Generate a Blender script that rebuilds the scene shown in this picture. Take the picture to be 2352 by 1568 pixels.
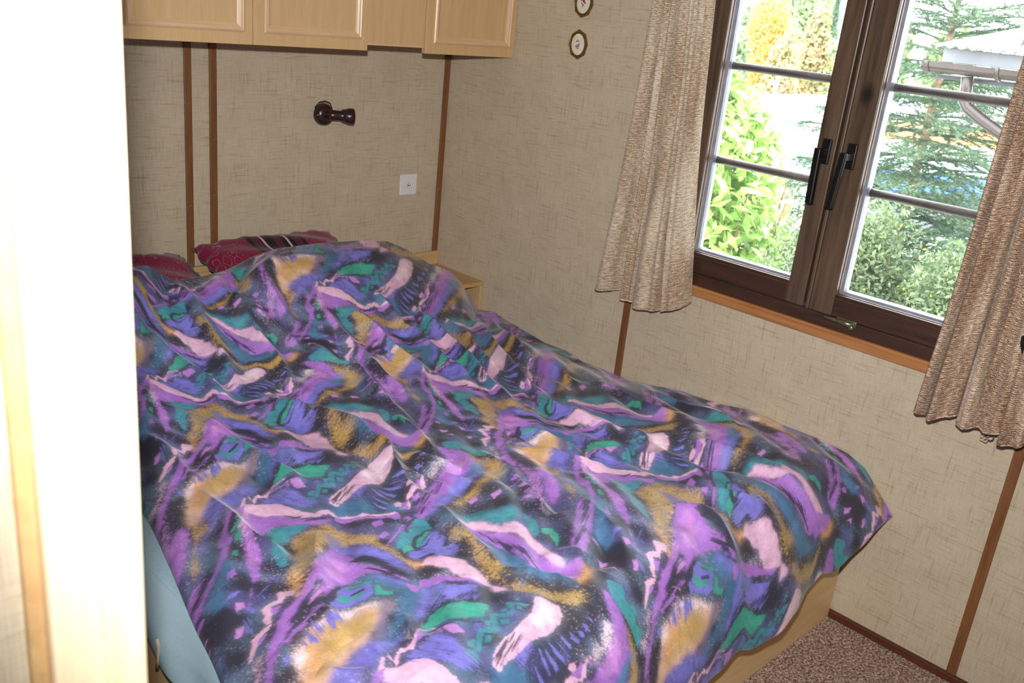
import bpy, bmesh, math, random
import numpy as np
from mathutils import Vector, Matrix

random.seed(7)
rng = np.random.default_rng(7)
for o in list(bpy.data.objects):
    bpy.data.objects.remove(o, do_unlink=True)
scene = bpy.context.scene
COL = scene.collection

# ------------------------------------------------------------------ camera
W, H, FPX = 2352, 1568, 2144.735
ROT = np.array([[0.71082306, -0.69647004, 0.09828559],
                [-0.17132526, -0.30696822, -0.93617208],
                [0.68218636, 0.6486139, -0.337523]])      # world -> camera (x right, y down, z forward)
CAM = np.array([-2.6, -2.98298, 1.70898])
cam_data = bpy.data.cameras.new('camera')
cam_data.sensor_width = 36.0
cam_data.sensor_fit = 'HORIZONTAL'
cam_data.lens = FPX / W * 36.0
cam_data.clip_start = 0.02
cam_data.clip_end = 300
cam = bpy.data.objects.new('camera', cam_data)
COL.objects.link(cam)
m = Matrix.Identity(4)
for i in range(3):
    m[i][0] = ROT[0, i]
    m[i][1] = -ROT[1, i]
    m[i][2] = -ROT[2, i]
    m[i][3] = CAM[i]
cam.matrix_world = m
scene.camera = cam
cam_data.dof.use_dof = True
cam_data.dof.focus_distance = 2.9
cam_data.dof.aperture_fstop = 7.0


def pl(u, v, ax, val):
    """point of the plane axis=val that the photo shows at pixel u, v (used to measure the room)"""
    d = ROT.T @ np.array([u - W / 2, v - H / 2, FPX])
    return CAM + d * ((val - CAM[ax]) / d[ax])


# ------------------------------------------------------------------ world, light, exposure
world = bpy.data.worlds.new('overcast_sky')
scene.world = world
world.use_nodes = True
wn = world.node_tree
wn.nodes['Background'].inputs[0].default_value = (0.86, 0.93, 1.0, 1)
wn.nodes['Background'].inputs[1].default_value = 7.6

flash_data = bpy.data.lights.new('camera_flash', 'SPOT')
flash_data.shadow_soft_size = 0.021
flash_data.spot_size = math.radians(104)
flash_data.spot_blend = 1.0
flash_data.energy = 148.0
flash_data.color = (1.0, 0.98, 0.965)
flash = bpy.data.objects.new('camera_flash', flash_data)
COL.objects.link(flash)
fm = m.copy()
up = Vector((-ROT[1, 0], -ROT[1, 1], -ROT[1, 2]))
left = Vector((-ROT[0, 0], -ROT[0, 1], -ROT[0, 2]))
fm.translation = Vector(CAM) + up * 0.15 + left * 0.015
flash.matrix_world = fm @ Matrix.Rotation(math.radians(-8), 4, 'Y') @ Matrix.Rotation(math.radians(2.2), 4, 'X')

scene.view_settings.view_transform = 'Standard'
scene.view_settings.look = 'None'
scene.view_settings.exposure = 0.9
scene.view_settings.gamma = 1.0
scene.view_settings.use_curve_mapping = False


# ------------------------------------------------------------------ helpers
def srgb(r, g, b):
    f = lambda c: (c / 255 / 12.92) if c / 255 <= 0.04045 else ((c / 255 + 0.055) / 1.055) ** 2.4
    return (f(r), f(g), f(b), 1.0)


class NT:
    def __init__(self, name):
        self.mat = bpy.data.materials.new(name)
        self.mat.use_nodes = True
        self.t = self.mat.node_tree
        self.b = self.t.nodes['Principled BSDF']
        self.out = self.t.nodes['Material Output']

    def n(self, typ, **kw):
        nd = self.t.nodes.new(typ)
        for k, v in kw.items():
            setattr(nd, k, v)
        return nd

    def l(self, a, b):
        self.t.links.new(a, b)

    def set(self, **kw):
        for k, v in kw.items():
            self.b.inputs[k.replace('_', ' ')].default_value = v

    def math(self, op, a, b=None, c=None):
        nd = self.n('ShaderNodeMath', operation=op)
        for i, x in enumerate((a, b, c)):
            if x is None:
                continue
            if isinstance(x, (int, float)):
                nd.inputs[i].default_value = x
            else:
                self.l(x, nd.inputs[i])
        return nd.outputs[0]

    def mix(self, fac, a, b, blend='MIX'):
        nd = self.n('ShaderNodeMix', data_type='RGBA', blend_type=blend)
        for idx, x in ((0, fac), (6, a), (7, b)):
            if isinstance(x, (int, float)):
                nd.inputs[idx].default_value = x
            elif isinstance(x, tuple):
                nd.inputs[idx].default_value = x
            else:
                self.l(x, nd.inputs[idx])
        return nd.outputs[2]

    def noise(self, vec, scale, detail=3.0, rough=0.5):
        nd = self.n('ShaderNodeTexNoise')
        nd.inputs['Scale'].default_value = scale
        nd.inputs['Detail'].default_value = detail
        nd.inputs['Roughness'].default_value = rough
        if vec is not None:
            self.l(vec, nd.inputs['Vector'])
        return nd.outputs['Fac']

    def ramp(self, fac, stops):
        nd = self.n('ShaderNodeValToRGB')
        el = nd.color_ramp.elements
        while len(el) < len(stops):
            el.new(0.5)
        for e, (p, c) in zip(el, stops):
            e.position = p
            e.color = c if isinstance(c, tuple) else (c, c, c, 1)
        self.l(fac, nd.inputs[0])
        return nd.outputs[0]

    def vmul(self, vec, s):
        nd = self.n('ShaderNodeVectorMath', operation='MULTIPLY')
        self.l(vec, nd.inputs[0])
        nd.inputs[1].default_value = s
        return nd.outputs[0]

    def bump(self, h, strength, dist):
        nd = self.n('ShaderNodeBump')
        nd.inputs['Strength'].default_value = strength
        nd.inputs['Distance'].default_value = dist
        self.l(h, nd.inputs['Height'])
        self.l(nd.outputs[0], self.b.inputs['Normal'])


def obj_from(name, verts, faces, mat=None, parent=None, smooth=False):
    me = bpy.data.meshes.new(name)
    me.from_pydata([tuple(v) for v in verts], [], [tuple(f) for f in faces])
    me.update()
    if smooth:
        me.polygons.foreach_set('use_smooth', [True] * len(me.polygons))
    return link(name, me, mat, parent)


def link(name, me, mat=None, parent=None):
    o = bpy.data.objects.new(name, me)
    COL.objects.link(o)
    if mat is not None and me is not None and not me.materials:
        me.materials.append(mat)
    if parent is not None:
        o.parent = parent
    return o


def from_bm(name, bm, mat=None, parent=None, smooth=False):
    me = bpy.data.meshes.new(name)
    bmesh.ops.recalc_face_normals(bm, faces=bm.faces)
    bm.to_mesh(me)
    bm.free()
    if smooth:
        me.polygons.foreach_set('use_smooth', [True] * len(me.polygons))
    return link(name, me, mat, parent)


def bm_box(bm, lo, hi, bevel=0.0, seg=2):
    lo, hi = Vector(lo), Vector(hi)
    r = bmesh.ops.create_cube(bm, size=1.0)
    vs = r['verts']
    for v in vs:
        v.co = Vector(((v.co.x + .5) * (hi.x - lo.x) + lo.x, (v.co.y + .5) * (hi.y - lo.y) + lo.y,
                       (v.co.z + .5) * (hi.z - lo.z) + lo.z))
    if bevel > 0:
        es = list({e for v in vs for e in v.link_edges})
        bmesh.ops.bevel(bm, geom=es, offset=bevel, segments=seg, profile=0.5, affect='EDGES')


def box(name, lo, hi, mat, parent=None, bevel=0.0, seg=2):
    bm = bmesh.new()
    bm_box(bm, lo, hi, bevel, seg)
    return from_bm(name, bm, mat, parent)


def tube(pts, rad, n=10, closed=False):
    """verts, faces of a tube along pts; rad number or list"""
    pts = [Vector(p) for p in pts]
    k = len(pts)
    rad = [rad] * k if isinstance(rad, (int, float)) else rad
    vs, fs = [], []
    ref = None
    for i, p in enumerate(pts):
        if closed:
            t = (pts[(i + 1) % k] - pts[i - 1]).normalized()
        else:
            t = (pts[min(i + 1, k - 1)] - pts[max(i - 1, 0)]).normalized()
        if ref is None:
            ref = Vector((0, 0, 1)) if abs(t.z) < .9 else Vector((1, 0, 0))
        a = t.cross(ref).normalized()
        ref = a.cross(t).normalized()
        for j in range(n):
            an = 2 * math.pi * j / n
            vs.append(p + (a * math.cos(an) + ref * math.sin(an)) * rad[i])
    for i in range(k if closed else k - 1):
        for j in range(n):
            i2 = (i + 1) % k
            fs.append((i * n + j, i * n + (j + 1) % n, i2 * n + (j + 1) % n, i2 * n + j))
    if not closed:
        fs.append(tuple(range(n)))
        fs.append(tuple((k - 1) * n + j for j in range(n)))
    return vs, fs


def tube_obj(name, pts, rad, mat, parent=None, n=10, closed=False):
    vs, fs = tube(pts, rad, n, closed)
    bm = bmesh.new()
    bv = [bm.verts.new(v) for v in vs]
    for f in fs:
        try:
            bm.faces.new([bv[i] for i in f])
        except ValueError:
            pass
    return from_bm(name, bm, mat, parent, smooth=True)


def lathe(name, prof, mat, parent=None, n=28, M=None):
    """prof = [(r, h)] turned round the z axis, then placed by matrix M"""
    vs, fs = [], []
    for r, h in prof:
        for j in range(n):
            a = 2 * math.pi * j / n
            vs.append(Vector((r * math.cos(a), r * math.sin(a), h)))
    for i in range(len(prof) - 1):
        for j in range(n):
            fs.append((i * n + j, i * n + (j + 1) % n, (i + 1) * n + (j + 1) % n, (i + 1) * n + j))
    fs.append(tuple(range(n)))
    fs.append(tuple((len(prof) - 1) * n + j for j in range(n)))
    if M is not None:
        vs = [M @ v for v in vs]
    bm = bmesh.new()
    bv = [bm.verts.new(v) for v in vs]
    for f in fs:
        bm.faces.new([bv[i] for i in f])
    bmesh.ops.remove_doubles(bm, verts=bm.verts, dist=1e-6)
    return from_bm(name, bm, mat, parent, smooth=True)


def empty(name, loc, rz=0.0):
    o = bpy.data.objects.new(name, None)
    o.empty_display_size = 0.05
    COL.objects.link(o)
    o.location = loc
    o.rotation_euler = (0, 0, rz)
    return o


def tag(o, label=None, cat=None, group=None, kind=None):
    if label:
        o['label'] = label
    if cat:
        o['category'] = cat
    if group:
        o['group'] = group
    if kind:
        o['kind'] = kind
    return o


def frame_to(d, upv=(0, 0, 1)):
    """matrix whose z axis is direction d"""
    z = Vector(d).normalized()
    x = Vector(upv).cross(z)
    if x.length < 1e-4:
        x = Vector((1, 0, 0))
    x.normalize()
    y = z.cross(x)
    return Matrix((x, y, z)).transposed().to_4x4()


def grid_mesh(name, P, mat=None, parent=None, smooth=True, uv=None):
    """P: array (rows, cols, 3)"""
    r, c, _ = P.shape
    me = bpy.data.meshes.new(name)
    me.vertices.add(r * c)
    me.vertices.foreach_set('co', P.reshape(-1).astype(np.float32))
    idx = np.arange(r * c).reshape(r, c)
    q = np.stack([idx[:-1, :-1], idx[:-1, 1:], idx[1:, 1:], idx[1:, :-1]], -1).reshape(-1, 4)
    nf = len(q)
    me.loops.add(nf * 4)
    me.polygons.add(nf)
    me.loops.foreach_set('vertex_index', q.reshape(-1).astype(np.int32))
    me.polygons.foreach_set('loop_start', (np.arange(nf) * 4).astype(np.int32))
    if smooth:
        me.polygons.foreach_set('use_smooth', np.ones(nf, bool))
    me.update(calc_edges=True)
    if uv is not None:
        at = me.attributes.new('cloth', 'FLOAT_VECTOR', 'POINT')
        u3 = np.zeros((r * c, 3), np.float32)
        u3[:, :2] = uv.reshape(-1, 2)
        at.data.foreach_set('vector', u3.reshape(-1))
    return link(name, me, mat, parent)


# ------------------------------------------------------------------ materials
def mat_wallpaper(name, k=1.0):
    s = NT(name)
    geo = s.n('ShaderNodeNewGeometry')
    sep = s.n('ShaderNodeSeparateXYZ')
    s.l(geo.outputs['Position'], sep.inputs[0])
    u = s.math('ADD', sep.outputs[0], sep.outputs[1])
    cmb = s.n('ShaderNodeCombineXYZ')
    s.l(u, cmb.inputs[0])
    s.l(sep.outputs[2], cmb.inputs[1])
    uv = cmb.outputs[0]
    hs = s.noise(s.vmul(uv, (9, 150, 1)), 1.0, 2)
    vs_ = s.noise(s.vmul(uv, (150, 9, 1)), 1.0, 2)
    hs2 = s.noise(s.vmul(uv, (22, 520, 1)), 1.0, 2)
    vs2 = s.noise(s.vmul(uv, (520, 22, 1)), 1.0, 2)
    big = s.noise(uv, 9.0, 4)
    slub = s.math('ADD', s.ramp(hs, [(0.56, 0.0), (0.72, 1.0)]), s.ramp(vs_, [(0.57, 0.0), (0.74, 1.0)]))
    fine = s.math('ADD', s.math('SUBTRACT', hs2, 0.5), s.math('SUBTRACT', vs2, 0.5))
    base = s.ramp(big, [(0.3, srgb(*[c * k for c in (188, 174, 150)])), (0.7, srgb(*[c * k for c in (197, 184, 160)]))])
    c1 = s.mix(s.math('MULTIPLY', slub, 0.42), base, srgb(*[c * k for c in (140, 116, 80)]))
    # fine open weave
    def line(src):
        w = s.math('SINE', s.math('MULTIPLY', src, 2 * math.pi / 0.0042))
        return s.ramp(w, [(0.2, 0.0), (0.75, 1.0)])
    weave = s.math('MAXIMUM', line(u), line(sep.outputs[2]))
    v = s.math('ADD', s.math('MULTIPLY', fine, 0.75), s.math('MULTIPLY', weave, 0.13))
    c2 = s.mix(s.math('MAXIMUM', v, 0.0), c1, srgb(*[min(255, c * k) for c in (226, 215, 192)]))
    c3 = s.mix(s.math('MAXIMUM', s.math('MULTIPLY', v, -1.0), 0.0), c2, srgb(*[c * k for c in (112, 92, 64)]))
    # small dark flecks
    fl = s.noise(s.vmul(uv, (90, 130, 1)), 1.0, 1)
    c4 = s.mix(s.math('MULTIPLY', s.ramp(fl, [(0.80, 0.0), (0.84, 1.0)]), 0.5), c3, srgb(84, 66, 46))
    s.l(c4, s.b.inputs['Base Color'])
    s.set(Roughness=0.85, Specular_IOR_Level=0.2)
    h = s.math('ADD', weave, s.math('MULTIPLY', slub, 1.0))
    s.bump(h, 0.25, 0.0006)
    return s.mat


def mat_wood(name, c_lo, c_hi, axis='z', scale=1.0, rough=0.45, knots=False, contrast=1.0, spec=0.4, coat=0.0, knot_at=None):
    s = NT(name)
    geo = s.n('ShaderNodeNewGeometry')
    st = {'x': (1, 14, 14), 'y': (14, 1, 14), 'z': (14, 14, 1)}[axis]
    v = s.vmul(geo.outputs['Position'], tuple(a * scale * 3 for a in st))
    n1 = s.noise(v, 1.0, 5, 0.6)
    v2 = s.vmul(geo.outputs['Position'], tuple(a * scale * 22 if a > 1 else a * scale * 10 for a in st))
    n2 = s.noise(v2, 1.0, 2)
    f = s.math('ADD', s.math('MULTIPLY', n1, 0.75), s.math('MULTIPLY', n2, 0.25))
    d = 0.22 / contrast
    col = s.ramp(f, [(0.5 - d, srgb(*c_lo)), (0.5 + d, srgb(*c_hi))])
    if knots:
        vo = s.n('ShaderNodeTexVoronoi')
        s.l(s.vmul(geo.outputs['Position'], (5, 5, 3.2) if axis == 'z' else (5, 3.2, 5)), vo.inputs['Vector'])
        vo.inputs['Scale'].default_value = 1.5
        col = s.mix(s.ramp(vo.outputs['Distance'], [(0.08, 0.85), (0.2, 0.0)]), col, srgb(24, 16, 13))
    if knot_at is not None:
        dv = s.n('ShaderNodeVectorMath', operation='SUBTRACT')
        s.l(geo.outputs['Position'], dv.inputs[0])
        dv.inputs[1].default_value = tuple(knot_at)
        ln = s.n('ShaderNodeVectorMath', operation='LENGTH')
        s.l(s.vmul(dv.outputs[0], (1, 1, 0.62)), ln.inputs[0])
        kd = s.math('ADD', ln.outputs['Value'], s.math('MULTIPLY', s.math('SUBTRACT', n1, 0.5), 0.012))
        col = s.mix(s.ramp(kd, [(0.006, 0.95), (0.024, 0.0)]), col, srgb(22, 16, 14))
    s.l(col, s.b.inputs['Base Color'])
    s.set(Roughness=rough, Specular_IOR_Level=spec)
    if coat:
        s.set(Coat_Weight=coat, Coat_Roughness=0.25)
    s.bump(n2, 0.12, 0.0005)
    return s.mat


def mat_plain(name, c, rough=0.5, metal=0.0, spec=0.5, vary=0.08, scale=40):
    s = NT(name)
    geo = s.n('ShaderNodeTexCoord')
    n = s.noise(geo.outputs['Object'], scale, 3)
    lo = tuple(x * (1 - vary) for x in c)
    hi = tuple(min(255, x * (1 + vary)) for x in c)
    s.l(s.ramp(n, [(0.3, srgb(*lo)), (0.7, srgb(*hi))]), s.b.inputs['Base Color'])
    s.set(Roughness=rough, Metallic=metal, Specular_IOR_Level=spec)
    return s.mat


def mat_curtain(name, light, dark, tint):
    s = NT(name)
    at = s.n('ShaderNodeAttribute', attribute_name='cloth')
    sep = s.n('ShaderNodeSeparateXYZ')
    s.l(at.outputs['Vector'], sep.inputs[0])
    wob = s.math('MULTIPLY', s.noise(s.vmul(at.outputs['Vector'], (60, 60, 1)), 1.0, 2), 0.006)
    row = s.math('SINE', s.math('MULTIPLY', s.math('ADD', sep.outputs[1], wob), 2 * math.pi / 0.0056))
    colm = s.math('SINE', s.math('MULTIPLY', s.math('ADD', sep.outputs[0], wob), 2 * math.pi / 0.0060))
    wv = s.math('MULTIPLY', row, colm)
    slub = s.noise(s.vmul(at.outputs['Vector'], (70, 190, 1)), 1.0, 3)
    grain = s.noise(s.vmul(at.outputs['Vector'], (330, 330, 1)), 1.0, 2)
    big = s.noise(s.vmul(at.outputs['Vector'], (16, 3, 1)), 1.0, 2)
    f = s.math('ADD', s.math('ADD', s.math('MULTIPLY', s.math('ADD', wv, row), 0.055), s.math('MULTIPLY', slub, 0.42)),
               s.math('ADD', s.math('MULTIPLY', grain, 0.40), s.math('MULTIPLY', s.math('SUBTRACT', big, 0.5), 0.35)))
    f = s.math('ADD', f, 0.09)
    col = s.ramp(f, [(0.40, srgb(*dark)), (0.54, srgb(*tint)), (0.67, srgb(*light))])
    s.l(col, s.b.inputs['Base Color'])
    s.set(Roughness=0.95, Specular_IOR_Level=0.1, Sheen_Weight=0.3)
    s.bump(s.math('ADD', wv, s.math('MULTIPLY', grain, 1.5)), 0.6, 0.0012)
    # thin cloth lets some daylight through
    tr = s.n('ShaderNodeBsdfTranslucent')
    s.l(col, tr.inputs['Color'])
    mx = s.n('ShaderNodeMixShader')
    mx.inputs[0].default_value = 0.16
    s.l(s.b.outputs[0], mx.inputs[1])
    s.l(tr.outputs[0], mx.inputs[2])
    s.l(mx.outputs[0], s.out.inputs[0])
    return s.mat


def mat_glass(name):
    s = NT(name)
    tr = s.n('ShaderNodeBsdfTransparent')
    tr.inputs[0].default_value = (0.97, 0.985, 0.975, 1)
    gl = s.n('ShaderNodeBsdfGlossy')
    gl.inputs['Roughness'].default_value = 0.02
    fr = s.n('ShaderNodeFresnel')
    fr.inputs[0].default_value = 1.45
    geo = s.n('ShaderNodeNewGeometry')
    dust = s.noise(geo.outputs['Position'], 260, 2)
    df = s.n('ShaderNodeBsdfDiffuse')
    mx0 = s.n('ShaderNodeMixShader')
    s.l(s.math('ADD', s.math('MULTIPLY', s.ramp(dust, [(0.66, 0.0), (0.72, 1.0)]), 0.14), 0.012), mx0.inputs[0])
    s.l(tr.outputs[0], mx0.inputs[1])
    s.l(df.outputs[0], mx0.inputs[2])
    mx = s.n('ShaderNodeMixShader')
    s.l(fr.outputs[0], mx.inputs[0])
    s.l(mx0.outputs[0], mx.inputs[1])
    s.l(gl.outputs[0], mx.inputs[2])
    s.l(mx.outputs[0], s.out.inputs[0])
    return s.mat


def mat_leaf(name, lo, hi, rough=0.5, transl=0.3, scale=3.0):
    s = NT(name)
    geo = s.n('ShaderNodeNewGeometry')
    n = s.noise(geo.outputs['Position'], scale, 4)
    oi = s.n('ShaderNodeObjectInfo')
    f = s.math('ADD', s.math('MULTIPLY', n, 0.8), s.math('MULTIPLY', oi.outputs['Random'], 0.25))
    col = s.ramp(f, [(0.32, srgb(*lo)), (0.78, srgb(*hi))])
    s.l(col, s.b.inputs['Base Color'])
    s.set(Roughness=rough)
    tr = s.n('ShaderNodeBsdfTranslucent')
    s.l(col, tr.inputs['Color'])
    mx = s.n('ShaderNodeMixShader')
    mx.inputs[0].default_value = transl
    s.l(s.b.outputs[0], mx.inputs[1])
    s.l(tr.outputs[0], mx.inputs[2])
    s.l(mx.outputs[0], s.out.inputs[0])
    return s.mat


def mat_carpet(name):
    s = NT(name)
    geo = s.n('ShaderNodeNewGeometry')
    n = s.noise(geo.outputs['Position'], 150, 3, 0.65)
    n2 = s.noise(geo.outputs['Position'], 420, 2)
    f = s.math('ADD', s.math('MULTIPLY', n, 0.7), s.math('MULTIPLY', n2, 0.3))
    s.l(s.ramp(f, [(0.36, srgb(74, 50, 40)), (0.5, srgb(158, 130, 116)), (0.62, srgb(222, 204, 190))]), s.b.inputs['Base Color'])
    s.set(Roughness=0.95, Specular_IOR_Level=0.1)
    s.bump(f, 0.8, 0.006)
    return s.mat


M = {}
M['paper'] = mat_wallpaper('woven_wallpaper')
M['batten'] = mat_wood('brown_batten_wood', (98, 60, 33), (144, 96, 57), 'z', 1.2, 0.5)
M['base'] = mat_wood('red_brown_skirting', (70, 36, 24), (104, 58, 38), 'y', 1.2, 0.45)
M['dark_z'] = mat_wood('dark_window_wood_upright', (54, 40, 30), (108, 87, 69), 'z', 1.0, 0.42, False, spec=0.5, coat=0.15, knot_at=pl(1992, 218, 0, -0.01))
M['dark_y'] = mat_wood('dark_window_wood_rail', (42, 26, 19), (80, 53, 38), 'y', 1.0, 0.42, True, spec=0.5, coat=0.15)
M['bead'] = mat_wood('brown_glazing_bead', (78, 46, 28), (118, 76, 48), 'y', 1.0, 0.4, spec=0.5)
M['sill'] = mat_wood('orange_sill_wood', (150, 96, 56), (194, 136, 84), 'y', 1.3, 0.45)
M['oak_x'] = mat_wood('pale_oak_veneer_across', (190, 152, 104), (214, 180, 132), 'x', 1.1, 0.45)
M['oak_z'] = mat_wood('pale_oak_veneer_upright', (196, 160, 112), (216, 184, 136), 'z', 1.3, 0.42)
M['oak_foot'] = mat_wood('oak_veneer_foot_board', (216, 178, 126), (236, 204, 154), 'x', 1.1, 0.45)
M['oak_dark_y'] = mat_wood('pale_oak_veneer_lengthwise', (180, 142, 96), (204, 168, 118), 'y', 1.1, 0.5)
M['mould_x'] = mat_wood('oak_moulding_across', (206, 168, 128), (226, 192, 152), 'x', 1.3, 0.35, spec=0.6)
M['mould_z'] = mat_wood('oak_moulding_upright', (206, 168, 128), (226, 192, 152), 'z', 1.3, 0.35, spec=0.6)
M['casing'] = mat_wood('pale_door_casing', (236, 210, 172), (246, 228, 196), 'z', 1.0, 0.4)
M['glass'] = mat_glass('window_glass')
M['seal'] = mat_plain('grey_glazing_seal', (120, 120, 130), 0.3)
M['bar'] = mat_plain('brown_glazing_bar', (56, 41, 36), 0.5)
M['black'] = mat_plain('black_handle_plastic', (22, 20, 20), 0.3)
M['brass'] = mat_plain('tarnished_steel', (150, 150, 128), 0.3, 0.8)
M['lamp'] = mat_plain('dark_brown_lamp_enamel', (52, 32, 34), 0.28)
M['white'] = mat_plain('white_socket_plastic', (225, 224, 226), 0.35, vary=0.02)
M['hole'] = mat_plain('dark_socket_hole', (40, 38, 34), 0.6)
M['carpet'] = mat_carpet('speckled_carpet')
M['ceil'] = mat_plain('ceiling_board', (196, 184, 160), 0.8)
M['sheet'] = mat_plain('pale_blue_sheet', (172, 202, 216), 0.9, spec=0.1, vary=0.03, scale=300)
M['curtain_l'] = mat_curtain('coarse_beige_curtain_cloth', (250, 243, 228), (160, 126, 98), (224, 206, 180))
M['curtain_r'] = mat_curtain('coarse_brown_curtain_cloth', (250, 240, 222), (118, 80, 56), (204, 172, 142))

# ------------------------------------------------------------------ the room shell
FZ = -0.012          # carpet level
CZ = 2.12            # ceiling
XL = -2.45           # bedroom left wall
BY = -4.6            # wall behind the camera
tag(box('floor', (-4.6, BY, FZ - 0.06), (0.0, 0.0, FZ), M['carpet']), kind='structure')
tag(box('ceiling', (-4.6, BY, CZ), (0.0, 0.0, CZ + 0.06), M['ceil']), kind='structure')
tag(box('wall_back', (-4.6, 0.0, FZ - 0.06), (0.12, 0.1, CZ + 0.06), M['paper']), kind='structure')
# right wall with the window opening
OY0, OY1, OZ0, OZ1 = -2.275, -1.175, 0.875, 2.0
bm = bmesh.new()
TH = 0.10
bm_box(bm, (0, BY, FZ - .06), (TH, OY0, CZ + .06))
bm_box(bm, (0, OY1, FZ - .06), (TH, 0.0, CZ + .06))
bm_box(bm, (0, OY0, FZ - .06), (TH, OY1, OZ0))
bm_box(bm, (0, OY0, OZ1), (TH, OY1, CZ + .06))
tag(from_bm('wall_right', bm, M['paper']), kind='structure')
tag(box('wall_rear', (-4.6, BY - .1, FZ - .06), (0.1, BY, CZ + .06), M['paper']), kind='structure')
tag(box('wall_left', (-4.7, BY, FZ - .06), (-4.6, 0.0, CZ + .06), M['paper']), kind='structure')
# partition beside the doorway, and its casing board
PYF = -2.35
tag(box('wall_partition', (-4.6, PYF + .012, FZ), (-2.352, PYF + .09, CZ), M['paper']), kind='structure')
cas = empty('door_1', (-2.37, PYF, FZ))
tag(cas, kind='structure')
bm = bmesh.new()
bm_box(bm, (-2.405 + 2.37, -0.006, 0), (-2.333 + 2.37, 0.10, CZ - FZ), 0.004, 2)
from_bm('casing', bm, M['casing'], cas)
bm = bmesh.new()
bm_box(bm, (-2.368 + 2.37, -0.010, 0), (-2.335 + 2.37, 0.0, CZ - FZ), 0.003, 2)
from_bm('casing_bead', bm, M['casing'], cas)
box('casing_edge', (-2.418 + 2.37, 0.004, 0), (-2.4055 + 2.37, 0.03, CZ - FZ), M['oak_dark_y'], cas, 0.002)

# vertical battens on the walls
def batten(lo, hi):
    return tag(box('trim_%d' % (batten.k), lo, hi, M['batten'], bevel=0.003), kind='structure')
batten.k = 0
for lo, hi in [((-1.139, -0.008, FZ), (-1.113, 0.0, CZ)), ((-1.051, -0.008, FZ), (-1.024, 0.0, CZ)),
               ((-0.026, -0.010, FZ), (0.0, 0.0, CZ)),
               ((-0.008, -1.077, FZ), (0.0, -1.049, CZ)), ((-0.008, -2.420, FZ), (0.0, -2.392, CZ))]:
    batten.k += 1
    b = batten(lo, hi)
    # small nail heads
    for q, z in enumerate((0.93, 1.12, 1.27)):
        yy = lo[1] - 0.0005 if hi[0] - lo[0] > 0.015 else (lo[1] + hi[1]) / 2
        xx = (lo[0] + hi[0]) / 2 if hi[0] - lo[0] > 0.015 else lo[0] - 0.0005
        nb = bmesh.new()
        bmesh.ops.create_icosphere(nb, subdivisions=1, radius=0.0022)
        for v in nb.verts:
            v.co += Vector((xx, yy, z + 0.03 * batten.k % 0.07))
        from_bm('nail', nb, M['sill'], b)
tag(box('baseboard_right', (-0.014, BY, FZ), (0.0, 0.0, FZ + 0.026), M['base'], bevel=0.004), kind='structure')
tag(box('baseboard_back', (-4.6, -0.014, FZ), (-0.02, 0.0, FZ + 0.026), M['base'], bevel=0.004), kind='structure')

# ------------------------------------------------------------------ window
win = empty('window_1', (0, (OY0 + OY1) / 2, OZ0))
tag(win, kind='structure')
WO = Vector((0, (OY0 + OY1) / 2, OZ0))

def wbox(name, lo, hi, mat, parent=win, bevel=0.003):
    return box(name, tuple(Vector(lo) - WO), tuple(Vector(hi) - WO), mat, parent, bevel)

YM = -1.727
# fixed frame
wbox('frame_bottom', (-0.006, OY0, OZ0 + 0.015), (0.085, OY1, 0.931), M['dark_y'])
wbox('frame_top', (-0.006, OY0, 1.966), (0.085, OY1, OZ1), M['dark_y'])
wbox('frame_side', (-0.006, OY1 - 0.042, 0.931), (0.085, OY1, 1.966), M['dark_z'])
wbox('frame_side', (-0.006, OY0, 0.931), (0.085, OY0 + 0.042, 1.966), M['dark_z'])

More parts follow.
